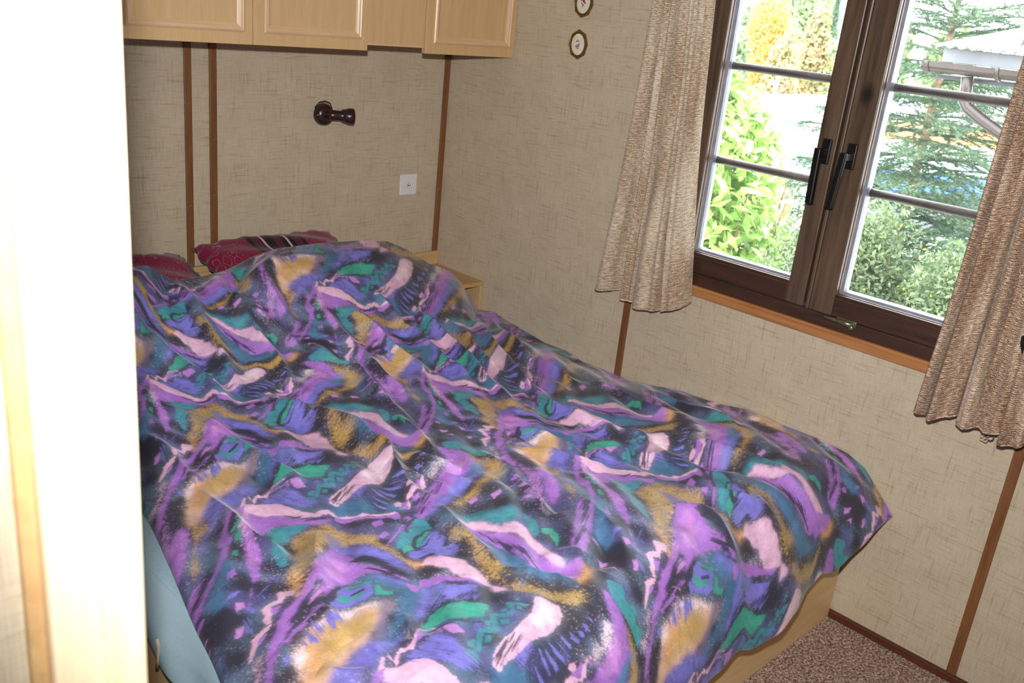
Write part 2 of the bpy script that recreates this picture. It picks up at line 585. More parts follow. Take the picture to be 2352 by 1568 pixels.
def sash(y0, y1, xf, hy, stl=0.068, str_=0.068):
    """y0 > y1; the wooden frame, its bevelled bead, seal, pane, glazing bars and handle"""
    s = empty('sash', (0, 0, 0))
    s.parent = win
    z0, z1 = 0.934, 1.963
    rl = 0.066
    xb = 0.058
    wbox('stile', (xf, y0 - stl, z0), (xb, y0, z1), M['dark_z'], s)
    wbox('stile', (xf, y1, z0), (xb, y1 + str_, z1), M['dark_z'], s)
    wbox('rail', (xf + .001, y1 + str_, z0), (xb, y0 - stl, z0 + rl), M['dark_y'], s)
    wbox('rail', (xf + .001, y1 + str_, z1 - rl), (xb, y0 - stl, z1), M['dark_y'], s)
    ya, yb, za, zb = y0 - stl, y1 + str_, z0 + rl, z1 - rl      # daylight opening
    def ring(name, x0, x1, wo, wi, mat):
        """sloped picture-frame bead: outer edge at x0, inner edge (w inside) at x1"""
        o = [(ya + wo, za - wo), (yb - wo, za - wo), (yb - wo, zb + wo), (ya + wo, zb + wo)]
        i = [(ya - wi, za + wi), (yb + wi, za + wi), (yb + wi, zb - wi), (ya - wi, zb - wi)]
        names = ['bottom', 'side', 'top', 'side']
        for k in range(4):
            k2 = (k + 1) % 4
            v = [Vector((x0, *o[k])), Vector((x0, *o[k2])), Vector((x1, *i[k2])), Vector((x1, *i[k])),
                 Vector((xb, *o[k])), Vector((xb, *o[k2])), Vector((xb, *i[k2])), Vector((xb, *i[k]))]
            v = [a - WO for a in v]
            f = [(0, 1, 2, 3), (4, 5, 6, 7), (0, 1, 5, 4), (2, 3, 7, 6), (0, 3, 7, 4), (1, 2, 6, 5)]
            bmx = bmesh.new()
            bv = [bmx.verts.new(a) for a in v]
            for ff in f:
                bmx.faces.new([bv[q] for q in ff])
            from_bm(name, bmx, mat if names[k] != 'x' else mat, s)
    ring('bead', xf - 0.001, xf + 0.016, 0.012, 0.002, M['bead'])
    ring('seal', xf + 0.020, xf + 0.034, -0.001, 0.007, M['seal'])
    wbox('pane', (0.040, yb + .004, za + .004), (0.044, ya - .004, zb - .004), M['glass'], s, 0)
    for z in (1.302, 1.598):
        b = tube_obj('glazing_bar', [Vector((0.058, yy, z)) - WO for yy in (ya + .004, yb - .004)], 0.0125, M['bar'], s, 14)
    # espagnolette handle
    h = empty('handle', (0, 0, 0))
    h.parent = s
    zc = 1.40
    wbox('plate', (xf - 0.011, hy - 0.0145, zc - 0.036), (xf, hy + 0.0145, zc + 0.036), M['black'], h, 0.003)
    return s, h, xf, hy, zc

def lever(s, h, xf, hy, zc, tilt):
    # neck, then the grip hanging straight down
    bmx = bmesh.new()
    bm_box(bmx, (xf - 0.052, hy - 0.010, zc - 0.012), (xf - 0.008, hy + 0.010, zc + 0.010), 0.003)
    for v in bmx.verts:
        v.co -= WO
    from_bm('neck', bmx, M['black'], h)
    bmx = bmesh.new()
    bm_box(bmx, (xf - 0.060, hy - 0.0105, zc - 0.150), (xf - 0.043, hy + 0.0105, zc + 0.012), 0.004)
    for v in bmx.verts:
        k = (zc + 0.012 - v.co.z) / 0.162
        v.co.y += tilt * k
        v.co -= WO
    from_bm('grip', bmx, M['black'], h)

a = sash(-1.217, -1.716, -0.004, -1.690, 0.068, 0.060)
lever(*a, -0.004)
a = sash(-1.740, -2.236, -0.010, -1.772, 0.074, 0.066)
lever(*a, 0.012)
# rebate strip between the sashes
wbox('meeting_strip', (-0.013, -1.7395, 0.934), (0.05, -1.7285, 1.963), M['dark_z'])
wbox('rebate', (0.03, -1.7285, 0.934), (0.05, -1.7165, 1.963), M['dark_y'])
# bolt on the right sash foot
bo = empty('bolt', (0, 0, 0))
bo.parent = win
zb_ = 0.930
def wtube(name, pts, r, mat, parent, n=12):
    return tube_obj(name, [Vector(p) - WO for p in pts], r, mat, parent, n)
wtube('rod', [(-0.018, -1.800, zb_ - .002), (-0.018, -1.862, zb_ - .002)], 0.0055, M['brass'], bo)
wtube('sleeve', [(-0.019, -1.838, zb_ - .002), (-0.019, -1.892, zb_ - .002)], 0.0075, M['brass'], bo)
wbox('back_plate', (-0.013, -1.897, zb_ - .010), (-0.010, -1.835, zb_ + .008), M['brass'], bo, 0.001)
bmx = bmesh.new()
bmesh.ops.create_uvsphere(bmx, u_segments=14, v_segments=10, radius=0.0085)
for v in bmx.verts:
    v.co += Vector((-0.030, -1.893, zb_ - .006)) - WO
from_bm('knob', bmx, M['brass'], bo, True)
wtube('knob_stem', [(-0.018, -1.892, zb_ - .002), (-0.030, -1.893, zb_ - .006)], 0.004, M['brass'], bo)
# sill board under the window
sl = empty('sill_board', (0, 0, 0))
sl.parent = win
wbox('board', (-0.016, OY0 - .02, 0.858), (0.02, OY1 + .02, 0.893), M['sill'], sl, 0.004)
wbox('nosing', (-0.020, OY0 - .02, 0.883), (-0.010, OY1 + .02, 0.894), M['sill'], sl, 0.003)

# ------------------------------------------------------------------ wall cabinets
CY = -0.366
def moulding(parent, x0, x1, z0, z1, y, w=0.024):
    """four mitred strips of a raised picture-frame moulding"""
    prof = [(0.0, 0.0), (0.0, 0.006), (0.005, 0.010), (0.009, 0.007), (0.013, 0.008), (0.019, 0.004), (w, 0.0015), (w, 0.0)]
    C = [(x0, z0), (x1, z0), (x1, z1), (x0, z1)]
    D = [(1, 1), (-1, 1), (-1, -1), (1, -1)]
    for k in range(4):
        k2 = (k + 1) % 4
        bmx = bmesh.new()
        rows = []
        for c, d in ((C[k], D[k]), (C[k2], D[k2])):
            rows.append([bmx.verts.new((c[0] + d[0] * o, y - hh, c[1] + d[1] * o)) for o, hh in prof])
        for j in range(len(prof) - 1):
            bmx.faces.new((rows[0][j], rows[0][j + 1], rows[1][j + 1], rows[1][j]))
        bmx.faces.new(rows[0])
        bmx.faces.new(rows[1])
        from_bm('moulding', bmx, M['mould_x'] if k % 2 == 0 else M['mould_z'], parent)

def cabinet(x0, x1, doors, label, extra_trim=None):
    c = empty('wall_cabinet', (0, 0, 0))
    box('body', (x0 + .002, CY + .02, 1.538), (x1 - .002, -0.001, 2.10), M['oak_z'], c, 0.001)
    for a, b in doors:
        d = box('cabinet_door', (a + .0012, CY, 1.5205), (b - .0012, CY + .019, 2.09), M['oak_z'], c, 0.0015)
        moulding(d, a + 0.034, b - 0.030, 1.556, 2.055, CY)
    tag(c, label, 'cabinet', 'overhead wall cabinets')
    return c

cabinet(-1.515, -0.678, [(-1.515, -1.097), (-1.097, -0.678)], 'pale oak overhead cabinet with two panelled doors, left of the plain panel')
cabinet(-0.437, -0.004, [(-0.437, -0.004)], 'pale oak overhead cabinet with one panelled door, in the corner by the right wall')
f = empty('filler_panel', (0, 0, 0))
box('body', (-0.6775, CY + .014, 1.548), (-0.4375, -0.001, 2.10), M['oak_z'], f, 0.001)
box('front', (-0.6770, CY + .004, 1.5385), (-0.4380, CY + .014, 2.10), M['oak_z'], f, 0.001)
box('edge_strip', (-0.6770, CY + .003, 1.5385), (-0.4380, CY + .004, 1.5445), M['mould_x'], f)
tag(f, 'plain pale oak filler box between the two overhead cabinets', 'panel')

# ------------------------------------------------------------------ wall lamp
lamp = empty('wall_lamp', (0, 0, 0))
LP = pl(741, 262, 1, 0.0)
Mb = Matrix.Translation((LP[0], 0.0, LP[2])) @ frame_to((0, -1, 0))
lathe('wall_base', [(0.040, 0.0), (0.041, 0.006), (0.039, 0.016), (0.033, 0.026), (0.020, 0.032), (0.006, 0.034)], M['lamp'], lamp, 30, Mb)
J = Vector((LP[0] + 0.004, -0.055, LP[2] + 0.004))
tube_obj('swivel', [(LP[0], -0.025, LP[2]), tuple(J)], 0.011, M['lamp'], lamp, 14)
E_ = pl(812, 268, 1, -0.085)
ax = (Vector(E_) - J)
Ln = ax.length
Mh = Matrix.Translation(J - ax.normalized() * 0.012) @ frame_to(ax)
lathe('lamp_head', [(0.004, -0.002), (0.015, 0.0), (0.019, 0.006), (0.0195, 0.02), (0.0185, Ln * .5), (0.020, Ln * .62),
                    (0.026, Ln * .78), (0.0295, Ln * .92), (0.030, Ln + .008), (0.0285, Ln + .012), (0.026, Ln + .010), (0.024, Ln - .03)], M['lamp'], lamp, 30, Mh)
cp = [Vector(pl(u, v, 1, y)) for u, v, y in [(727, 262, -.02), (724, 246, -.03), (733, 235, -.035), (747, 232, -.04), (758, 237, -.045), (762, 247, -.05), (761, 254, -.055)]]
tube_obj('cord', cp, 0.0022, M['lamp'], lamp, 8)
for du, dv in ((730, 264),):
    sc = Vector(pl(du, dv, 1, -.031))
    bmx = bmesh.new()
    bmesh.ops.create_uvsphere(bmx, u_segments=10, v_segments=8, radius=0.0032)
    for v in bmx.verts:
        v.co += sc
    from_bm('screw', bmx, M['brass'], lamp, True)
tag(lamp, 'dark brown swivel spot lamp on the back wall under the cabinets', 'lamp')

# ------------------------------------------------------------------ socket
so = empty('wall_socket', (0, 0, 0))
x0, x1, z0, z1 = -0.223, -0.137, 0.934, 1.020
box('cover_plate', (x0, -0.009, z0), (x1, 0, z1), M['white'], so, 0.004, 3)
cx, cz = (x0 + x1) / 2 + .002, (z0 + z1) / 2 - .002
Ms = Matrix.Translation((cx, -0.009, cz)) @ frame_to((0, -1, 0))
lathe('socket_insert', [(0.0145, 0.0), (0.0145, 0.0025), (0.0115, 0.0025), (0.0105, 0.0008), (0.001, 0.0008)], M['white'], so, 24, Ms)
for dx, dz in ((-.0055, 0), (.0055, 0), (0, -.003)):
    Mq = Matrix.Translation((cx + dx, -0.0098, cz + dz)) @ frame_to((0, -1, 0))
    lathe('pin_hole', [(0.0024, 0.0), (0.0024, 0.0006), (0.0002, 0.0006)], M['hole'], so, 10, Mq)
tag(so, 'white square wall socket low on the back wall near the corner', 'socket')

# ------------------------------------------------------------------ two small oval pictures on the right wall
def mat_gold():
    s = NT('antique_gilt')
    tc = s.n('ShaderNodeTexCoord')
    n = s.noise(tc.outputs['Object'], 220, 3)
    s.l(s.ramp(n, [(0.3, srgb(66, 48, 18)), (0.7, srgb(150, 116, 58))]), s.b.inputs['Base Color'])
    s.set(Roughness=0.4, Metallic=0.5)
    return s.mat
M['gilt'] = mat_gold()
M['porcelain'] = mat_plain('cream_porcelain', (226, 220, 208), 0.3, vary=0.03)
PC = {n: mat_plain('painted_' + n, c, 0.5) for n, c in dict(red=(178, 52, 40), green=(110, 128, 88), dark=(72, 78, 70), orange=(206, 128, 58), yellow=(208, 170, 84), blue=(120, 134, 168), brown=(120, 92, 78)).items()}

def small_picture(px, py, tilt, blobs, label):
    c = pl(px, py, 0, -0.006)
    p = empty('oval_picture', (0, 0, 0))
    hw, hh = 0.040, 0.0475
    def pt(a, b, x):         # a along -y (to the right in the photo), b up
        ca, sa = math.cos(tilt), math.sin(tilt)
        return Vector((x, c[1] - (a * ca - b * sa), c[2] + (a * sa + b * ca)))
    # octagonal gilt frame with an oval opening
    N = 48
    bmx = bmesh.new()
    rows = []
    def octo(t, k):
        # octagon radius in direction t
        q = math.pi / 4
        tt = (t + math.pi / 8) % q - q / 2 if False else ((t) % q) - q / 2
        r = math.cos(q / 2) / math.cos(tt)
        return (hw * k * r * math.cos(t) * 1.06, hh * k * r * math.sin(t) * 1.06)
    for k, x, oval in ((1.0, 0.0, 0), (1.0, -0.005, 0), (0.95, -0.009, 0), (0.88, -0.010, 1), (0.83, -0.007, 1), (0.79, -0.008, 1), (0.76, -0.005, 1)):
        row = []
        for j in range(N):
            t = 2 * math.pi * j / N
            a, b = (hw * k * math.cos(t), hh * k * math.sin(t)) if oval else octo(t, k)
            row.append(bmx.verts.new(pt(a, b, x)))
        rows.append(row)
    for i in range(len(rows) - 1):
        for j in range(N):
            bmx.faces.new((rows[i][j], rows[i][(j + 1) % N], rows[i + 1][(j + 1) % N], rows[i + 1][j]))
    bmx.faces.new(rows[0])
    from_bm('frame', bmx, M['gilt'], p)
    bmx = bmesh.new()
    ce = bmx.verts.new(pt(0, 0, -0.0075))
    rim = [bmx.verts.new(pt(hw * .77 * math.cos(2 * math.pi * j / N), hh * .77 * math.sin(2 * math.pi * j / N), -0.0045)) for j in range(N)]
    for j in range(N):
        bmx.faces.new((ce, rim[j], rim[(j + 1) % N]))
    med = from_bm('medallion', bmx, M['porcelain'], p, True)
    for (a, b, ra, rb, ang, col) in blobs:
        bmx = bmesh.new()
        vs = []
        for j in range(12):
            t = 2 * math.pi * j / 12
            rr = 1 + 0.18 * math.sin(3 * t + a * 900)
            u, v = ra * rr * math.cos(t), rb * rr * math.sin(t)
            aa = a + u * math.cos(ang) - v * math.sin(ang)
            bb = b + u * math.sin(ang) + v * math.cos(ang)
            e = 1 - min(1, math.hypot(aa / (hw * .77), bb / (hh * .77)))
            vs.append(bmx.verts.new(pt(aa, bb, -0.0045 - 0.003 * e - 0.0006)))
        bmx.faces.new(vs)
        from_bm('painted_spot', bmx, PC[col], med)
    tag(p, label, 'picture', 'oval pictures on the right wall')

k = 0.001
small_picture(1340, 6, -0.12, [(0, 8*k, 7*k, 5*k, -.6, 'red'), (4*k, 4*k, 4*k, 5*k, .3, 'red'), (-9*k, 5*k, 2.5*k, 3*k, 0, 'green'), (9*k, 15*k, 4*k, 4*k, 0, 'green'), (-3*k, 17*k, 5*k, 2.4*k, 0, 'green'), (9*k, 0, 3.5*k, 2.4*k, .8, 'dark'), (-5*k, -4*k, 4*k, 2*k, .2, 'green'), (1*k, -8*k, 3*k, 4*k, 0, 'dark'), (1*k, -13*k, 1.5*k, 3*k, .2, 'brown')],
              'upper small oval picture of a red flower in a gilt octagonal frame')
small_picture(1327, 102, 0.06, [(0, 13*k, 5*k, 3.6*k, .3, 'yellow'), (0, 12*k, 2.2*k, 2.2*k, .3, 'orange'), (-5*k, 10*k, 3*k, 1.8*k, .3, 'green'), (5*k, 10*k, 3*k, 1.6*k, .3, 'green'), (4*k, -5*k, 5*k, 5*k, .5, 'blue'), (7*k, 1*k, 4*k, 2.4*k, .8, 'blue'), (-3*k, -6*k, 4*k, 6*k, -.4, 'orange'), (-7*k, -9*k, 3*k, 2*k, 0, 'brown'), (-2*k, -13*k, 5*k, 2.4*k, .2, 'yellow'), (4*k, -13*k, 3*k, 2.4*k, .2, 'brown'), (-8*k, -4*k, 2*k, 2*k, 0, 'blue')],
              'lower small oval picture of yellow and blue flowers in a gilt frame')

# ------------------------------------------------------------------ printed cotton: one repeat of the print, drawn as strokes
# Every stroke is a polygon in one of seven close-up frames (offset of the frame; 5.2275 units per pixel), laid flat on the
# cloth; the repeat is a half-drop lattice and the strokes wrap round it.
QO = {1: (500, 1040), 2: (500, 1268), 3: (860, 1040), 4: (860, 1268), 5: (1220, 1000), 6: (1220, 1268), 7: (1560, 1100), 8: (400, 1000)}
QS = {8: 2.76}
V1 = np.array([-0.11, -0.69])
V2 = np.array([0.82, -0.285])
LB = np.linalg.inv(np.stack([V2, V1], 1))          # plan metres -> lattice coordinates
P0 = pl(556, 1172, 2, 0.55)[:2]
INK = dict(K=(55, 55, 71), V=(128, 124, 216), U=(174, 119, 211), L=(206, 144, 222), N=(236, 190, 222), O=(230, 176, 124),
           Y=(212, 172, 100), G=(66, 166, 148), T=(72, 148, 166), S=(78, 124, 164), W=(244, 222, 236), P=(238, 194, 168), R=(122, 112, 150), B=(96, 92, 150))
STROKES = [
 # frame, ink, kind, polygon
 (1,'S','soft',[(1400,420),(1560,420),(1700,500),(1900,500),(2090,530),(2290,560),(2310,640),(2090,650),(1900,680),(1700,660),(1560,660),(1480,680),(1400,600)]),
 (1,'V','brush',[(1600,400),(1720,310),(1830,340),(1950,420),(2090,440),(2140,470),(2060,520),(1900,500),(1700,480)]),
 (1,'V','soft',[(-40,480),(250,420),(400,470),(300,520),(150,600),(0,740),(-60,640)]),
 (4,'S','soft',[(320,480),(580,450),(560,620),(500,800),(470,1000),(430,1060),(300,1180),(180,1290),(100,1450),(60,1500),(130,1250),(180,1050),(200,800),(230,600)]),
 (2,'S','soft',[(1600,400),(1850,330),(2090,380),(2250,450),(2300,520),(2090,480),(1900,470),(1750,420)]),
 (8,'P','soft',[(560,160),(470,185),(370,178),(250,212),(130,238),(72,295),(50,400),(55,520),(100,560),(150,520),(190,470),(250,420),(300,380),(400,330),(480,250),(540,195)]),
 (8,'Y','soft',[(190,250),(330,215),(420,215),(470,230),(400,300),(300,330),(210,390),(160,440),(110,420),(150,320)]),
 (8,'O','soft',[(90,300),(170,260),(190,330),(150,420),(90,440)]),
 (8,'Y','spray',[(95,520),(200,510),(260,530),(220,580),(190,640),(170,700),(190,760),(150,830),(125,740),(130,660),(105,600)]),
 (8,'R','soft',[(180,480),(260,420),(330,390),(280,460),(220,520)]),
 (8,'V','soft',[(260,450),(380,360),(450,330),(420,400),(330,470),(280,500),(230,560),(200,640),(180,720),(170,640),(210,560)]),
 (8,'W','spray',[(60,300),(120,238),(250,203),(360,170),(470,178),(550,152),(560,168),(470,198),(370,194),(250,232),(140,260),(85,312),(66,400),(48,400)]),
 (8,'U','firm',[(20,540),(98,560),(110,640),(90,720),(60,800),(10,830),(-10,700),(0,600)]),
 (8,'L','spray',[(40,560),(98,570),(104,640),(80,720),(40,700)]),
 (2,'V','soft',[(1500,1500),(1800,1430),(1960,1300),(2050,1150),(2080,1350),(2000,1480),(1850,1620),(1500,1800),(1350,1750)]),
 (2,'R','soft',[(1960,680),(2090,650),(2080,900),(2020,1150),(1940,1280),(1860,1300),(1900,1000)]),
 # wide arch of ochre under the long pink arm
 (1,'Y','spray',[(860,1000),(1000,930),(1130,900),(1200,850),(1380,790),(1440,850),(1600,870),(1800,930),(1920,950),(2090,1130),(2230,1240),(2360,1330),(2340,1420),(2200,1320),(2090,1250),(1950,1150),(1800,1090),(1600,1060),(1400,1090),(1300,1180),(1250,1300),(1150,1380),(1050,1500),(900,1540),(830,1480),(900,1350),(900,1200)]),
 (1,'V','soft',[(1330,1080),(1700,1080),(1900,1130),(2090,1250),(2280,1360),(2400,1460),(2200,1420),(2090,1370),(1800,1250),(1600,1190),(1400,1150)]),
 (1,'R','soft',[(1330,960),(1500,990),(1480,1080),(1350,1080)]),
 (1,'T','ragged',[(580,860),(850,840),(1050,830),(1130,850),(1000,920),(900,960),(850,1020),(780,1060),(880,1180),(830,1250),(840,1380),(760,1380),(640,1230),(680,1150),(580,1040),(600,990),(690,980),(620,920)]),
 (1,'G','soft',[(620,930),(720,930),(760,1000),(680,1010)]),
 (1,'K','spray',[(430,1010),(560,975),(640,1000),(590,1060),(480,1060)]),
 (1,'K','spray',[(720,1040),(830,1010),(880,1050),(800,1080)]),
 (1,'B','soft',[(500,1080),(600,1080),(640,1180),(540,1160)]),
 # A : pink head, purple body and leg
 (1,'U','firm',[(340,640),(480,680),(560,710),(700,690),(900,715),(1100,750),(1300,720),(1420,690),(1420,740),(1300,830),(1150,850),(1050,820),(850,850),(600,860),(560,950),(470,970),(430,1010),(440,1080),(530,1190),(525,1300),(500,1400),(470,1568),(430,1760),(400,1790),(420,1600),(430,1440),(350,1300),(340,1180),(330,1060),(290,1000),(270,860),(310,740)]),
 (1,'L','spray',[(340,660),(420,700),(480,800),(450,930),(390,1010),(410,1100),(500,1200),(480,1300),(400,1330),(345,1200),(330,1060),(280,980),(270,860),(310,740)]),
 (1,'N','spray',[(345,600),(400,640),(380,760),(340,860),(360,960),(340,1060),(290,1030),(245,960),(250,860),(300,740)]),
 (1,'N','ragged',[(330,660),(350,600),(480,590),(560,560),(760,556),(900,606),(1080,676),(1220,688),(1300,645),(1390,618),(1450,648),(1500,690),(1600,662),(1700,690),(1800,668),(1880,690),(2090,676),(2200,655),(2200,690),(2090,702),(1900,716),(1700,704),(1600,700),(1500,725),(1400,672),(1300,705),(1250,742),(1100,742),(900,722),(700,695),(560,725),(480,695),(400,690)]),
 (1,'U','ragged',[(1450,690),(1600,704),(1700,708),(1900,718),(2090,704),(2200,690),(2190,730),(2050,735),(1880,740),(1700,730),(1560,760),(1450,740)]),
 (1,'K','brush',[(840,700),(1050,745),(1200,760),(1300,740),(1390,690),(1440,700),(1400,715),(1300,775),(1150,800),(1070,790),(1200,780),(1050,760)]),
 (1,'N','ragged',[(260,660),(320,540),(360,530),(345,600),(300,640)]),
 (1,'N','ragged',[(375,530),(390,490),(435,545)]),
 (1,'N','ragged',[(440,555),(480,490),(512,490),(490,555),(462,592)]),
 (1,'N','ragged',[(505,470),(590,465),(660,400),(740,320),(860,305),(935,330),(920,355),(800,372),(700,422),(640,482),(540,492)]),
 (1,'U','ragged',[(740,335),(850,315),(930,345),(950,380),(830,352),(740,402),(680,442),(650,472),(690,382)]),
 (1,'L','ragged',[(950,330),(1080,320),(1160,370),(1040,402),(980,372)]),
 (1,'V','brush',[(570,560),(560,540),(680,480),(800,400),(900,370),(980,390),(1050,430),(1130,500),(1270,520),(1250,580),(1150,612),(1000,602),(850,572),(700,552)]),
 # squares right of the arm, teal steps and fan below them
 (3,'U','ragged',[(0,790),(110,750),(135,800),(40,860)]),
 (3,'U','ragged',[(230,710),(320,660),(352,700),(330,740),(260,765)]),
 (3,'U','ragged',[(65,960),(150,905),(195,955),(110,1005)]),
 (3,'U','brush',[(160,1070),(330,830),(400,770),(440,700),(465,700),(455,770),(390,850),(300,930),(200,1080)]),
 (3,'T','ragged',[(250,1150),(330,890),(420,900),(520,700),(600,720),(720,870),(640,850),(480,940),(440,1060),(380,1060),(360,1110)]),
 (3,'G','ragged',[(330,1170),(380,1080),(445,1060),(472,1110),(350,1192)]),
 (3,'G','ragged',[(500,1000),(640,870),(690,880),(600,960),(560,1040),(520,1072)]),
 (3,'V','brush',[(690,890),(790,900),(830,1000),(830,1180),(740,1180),(600,1060),(560,1060),(620,960)]),
 (3,'V','brush',[(400,1180),(640,1060),(800,1060),(1020,1090),(1000,1180),(850,1240),(640,1170),(540,1230),(430,1250)]),
 # C : purple bend with two legs
 (2,'N','spray',[(1350,-40),(1260,100),(1160,190),(1080,330),(1010,500),(1060,520),(1150,380),(1240,200),(1400,0)]),
 (2,'U','firm',[(1350,-60),(1600,-40),(1650,120),(1720,160),(2000,220),(2090,290),(2280,370),(2280,430),(2090,350),(1900,300),(1700,290),(1560,360),(1480,400),(1420,440),(1330,560),(1280,600),(1240,450),(1150,450),(1070,570),(960,740),(900,900),(960,900),(880,1030),(830,1130),(780,1250),(745,1400),(740,1568),(750,1900),(790,2150),(750,2150),(700,1950),(660,1750),(650,1568),(650,1400),(660,1250),(690,1100),(730,950),(800,780),(930,650),(1020,500),(1100,330),(1190,190),(1300,40)]),
 (2,'L','soft',[(1400,60),(1560,80),(1540,220),(1440,330),(1330,330),(1280,200)]),
 (2,'U','brush',[(1250,650),(1220,740),(1120,830),(1000,1020),(900,1140),(850,1130),(900,1040),(1010,920),(1090,800),(1180,700)]),
 (2,'L','brush',[(1150,500),(1240,470),(1270,560),(1160,640),(1090,700),(1130,600)]),
 (2,'K','brush',[(1150,450),(1250,436),(1255,475),(1160,495),(1090,610),(965,870),(905,885),(990,720),(1070,570)]),
 (2,'K','brush',[(1270,590),(1310,640),(1200,680),(1090,810),(1000,920),(880,1040),(800,1180),(750,1400),(760,1250),(830,1110),(950,920),(1080,760)]),
 (2,'K','brush',[(1330,600),(1420,450),(1450,460),(1370,600)]),
 (2,'K','brush',[(1620,40),(1800,30),(2090,190),(2280,300),(2330,360),(2250,350),(2090,250),(1900,170),(1700,120),(1640,90)]),
 (2,'K','brush',[(1760,210),(1900,240),(2090,300),(2260,400),(2330,420),(2200,400),(2090,340),(1900,285)]),
 (4,'V','soft',[(0,310),(150,330),(300,390),(390,430),(390,470),(250,450),(100,390),(0,350)]),
 (4,'N','firm',[(560,80),(640,10),(800,50),(950,50),(1080,70),(1150,150),(1300,250),(1400,345),(1500,380),(1620,450),(1450,460),(1390,380),(1280,365),(1000,345),(1010,310),(880,210),(770,210),(640,120),(560,130)]),
 (4,'N','spray',[(540,330),(700,295),(1000,320),(1100,350),(1000,360),(700,330),(560,350)]),
 (4,'U','ragged',[(380,430),(530,420),(540,345),(600,320),(850,320),(1000,350),(1310,365),(1280,392),(1000,392),(800,412),(640,445),(540,455),(520,510),(440,540),(385,480)]),
 (4,'O','soft',[(400,80),(470,110),(560,60),(560,130),(500,200),(430,170)]),
 # key pattern and hatching under C
 (2,'V','ragged',[(1480,450),(1600,420),(1560,490),(1840,450),(1855,600),(1780,680),(1640,700),(1480,720),(1420,780),(1355,680),(1430,600),(1420,540)]),
 (2,'G','ragged',[(1440,540),(1580,600),(1740,540),(1750,600),(1600,645),(1450,662)]),
 (2,'K','ragged',[(1580,560),(1750,505),(1752,540),(1590,585)]),
 (2,'G','ragged',[(1530,440),(1700,440),(1850,405),(1852,442),(1680,472),(1560,474)]),
 (2,'G','ragged',[(1860,470),(1930,480),(1950,560),(2090,565),(2110,600),(1980,620),(1880,622)]),
 (2,'V','brush',[(1310,860),(1470,860),(1475,950),(1410,1050),(1340,1000)]),
 (2,'V','brush',[(1150,910),(1210,920),(1310,1030),(1280,1120),(1180,1020)]),
 (2,'V','brush',[(980,1130),(1020,1110),(1090,1190),(1040,1200)]),
 (2,'V','brush',[(850,1350),(900,1310),(940,1340),(880,1380)]),
 (2,'V','brush',[(1060,1040),(1100,1000),(1200,1110),(1170,1170)]),
 # fan, leaf, steps and pink foot on the right of C
 (4,'V','soft',[(590,460),(870,450),(720,560),(690,580),(680,680),(600,820),(530,920),(480,1010),(400,1100),(250,1280),(205,1330),(240,1260),(400,1080),(470,1000),(500,800),(560,620)]),
 (4,'V','brush',[(870,460),(1220,430),(1215,560),(1240,640),(1000,662),(830,722),(740,792),(690,812),(760,700),(830,620),(790,600)]),
 (4,'V','ragged',[(870,460),(1218,435),(1212,520),(1060,590),(960,640),(860,640),(800,600)]),
 (4,'K','brush',[(980,640),(1060,570),(1190,520),(1130,590),(1040,650)]),
 (4,'G','ragged',[(560,1010),(640,950),(680,870),(780,800),(920,740),(1080,680),(1200,690),(1400,670),(1390,720),(1330,760),(1330,880),(1150,900),(1000,960),(840,1000),(700,1040),(620,1060),(580,1080)]),
 (4,'K','brush',[(760,800),(900,700),(1000,690),(900,750),(780,815)]),
 (4,'T','brush',[(540,1100),(640,1060),(840,1040),(1050,980),(1200,970),(1190,1000),(1000,1020),(840,1060),(640,1110),(560,1130)]),
 (4,'K','brush',[(640,1075),(840,1025),(1050,955),(1330,930),(1330,950),(1050,985),(840,1050),(660,1100)]),
 (4,'T','ragged',[(1570,650),(1860,660),(1830,702),(1680,692),(1700,782),(1660,842),(1510,842),(1480,882),(1540,990),(1500,1082),(1340,1092),(1320,1292),(1260,1302),(1250,1080),(1330,1010),(1440,1002),(1400,870),(1390,800),(1480,790),(1620,790),(1630,740)]),
 (4,'T','ragged',[(1670,570),(1755,590),(1750,632),(1680,622)]), (4,'T','ragged',[(1720,710),(1782,710),(1780,762),(1720,752)]),
 (4,'T','ragged',[(1520,720),(1602,725),(1590,772),(1530,762)]), (4,'T','ragged',[(1540,880),(1632,870),(1630,942),(1550,942)]),
 (4,'T','ragged',[(1330,930),(1417,910),(1420,982),(1350,987)]), (4,'T','ragged',[(1350,1130),(1437,1115),(1430,1202),(1350,1212)]),
 (4,'T','ragged',[(1150,1210),(1232,1190),(1235,1282),(1150,1282)]), (4,'T','brush',[(1110,1320),(1300,1310),(1280,1400),(1200,1400)]),
 (4,'V','spray',[(1210,960),(1300,950),(1340,1030),(1230,1090),(1180,1050)]), (4,'V','spray',[(1500,990),(1570,990),(1560,1060),(1520,1070)]),
 (4,'V','spray',[(1690,790),(1750,800),(1740,840),(1690,840)]), (4,'V','spray',[(1000,1060),(1100,1060),(1080,1130),(1010,1110)]),
 (4,'N','ragged',[(1930,550),(2090,550),(2230,590),(2275,680),(2265,800),(2200,910),(2080,980),(1900,1110),(1750,1260),(1600,1420),(1500,1400),(1470,1350),(1500,1250),(1600,1090),(1750,980),(1880,800),(1925,680)]),
 (4,'W','spray',[(1960,600),(2180,600),(2230,720),(2180,860),(2000,950),(1900,900),(1950,750)]),
 (4,'K','brush',[(1705,1030),(1640,1190),(1560,1340),(1500,1375),(1550,1240),(1620,1130)]),
 (4,'K','brush',[(1870,1010),(1760,1130),(1640,1290),(1590,1380),(1660,1180)]),
 # blue bars right of the pink foot
 (6,'K','spray',[(330,930),(420,780),(560,700),(640,540),(800,520),(870,640),(780,800),(720,950),(690,1100),(570,1250),(530,1400),(490,1600),(330,1600),(180,1420),(10,1150),(20,1100),(200,1000)]),
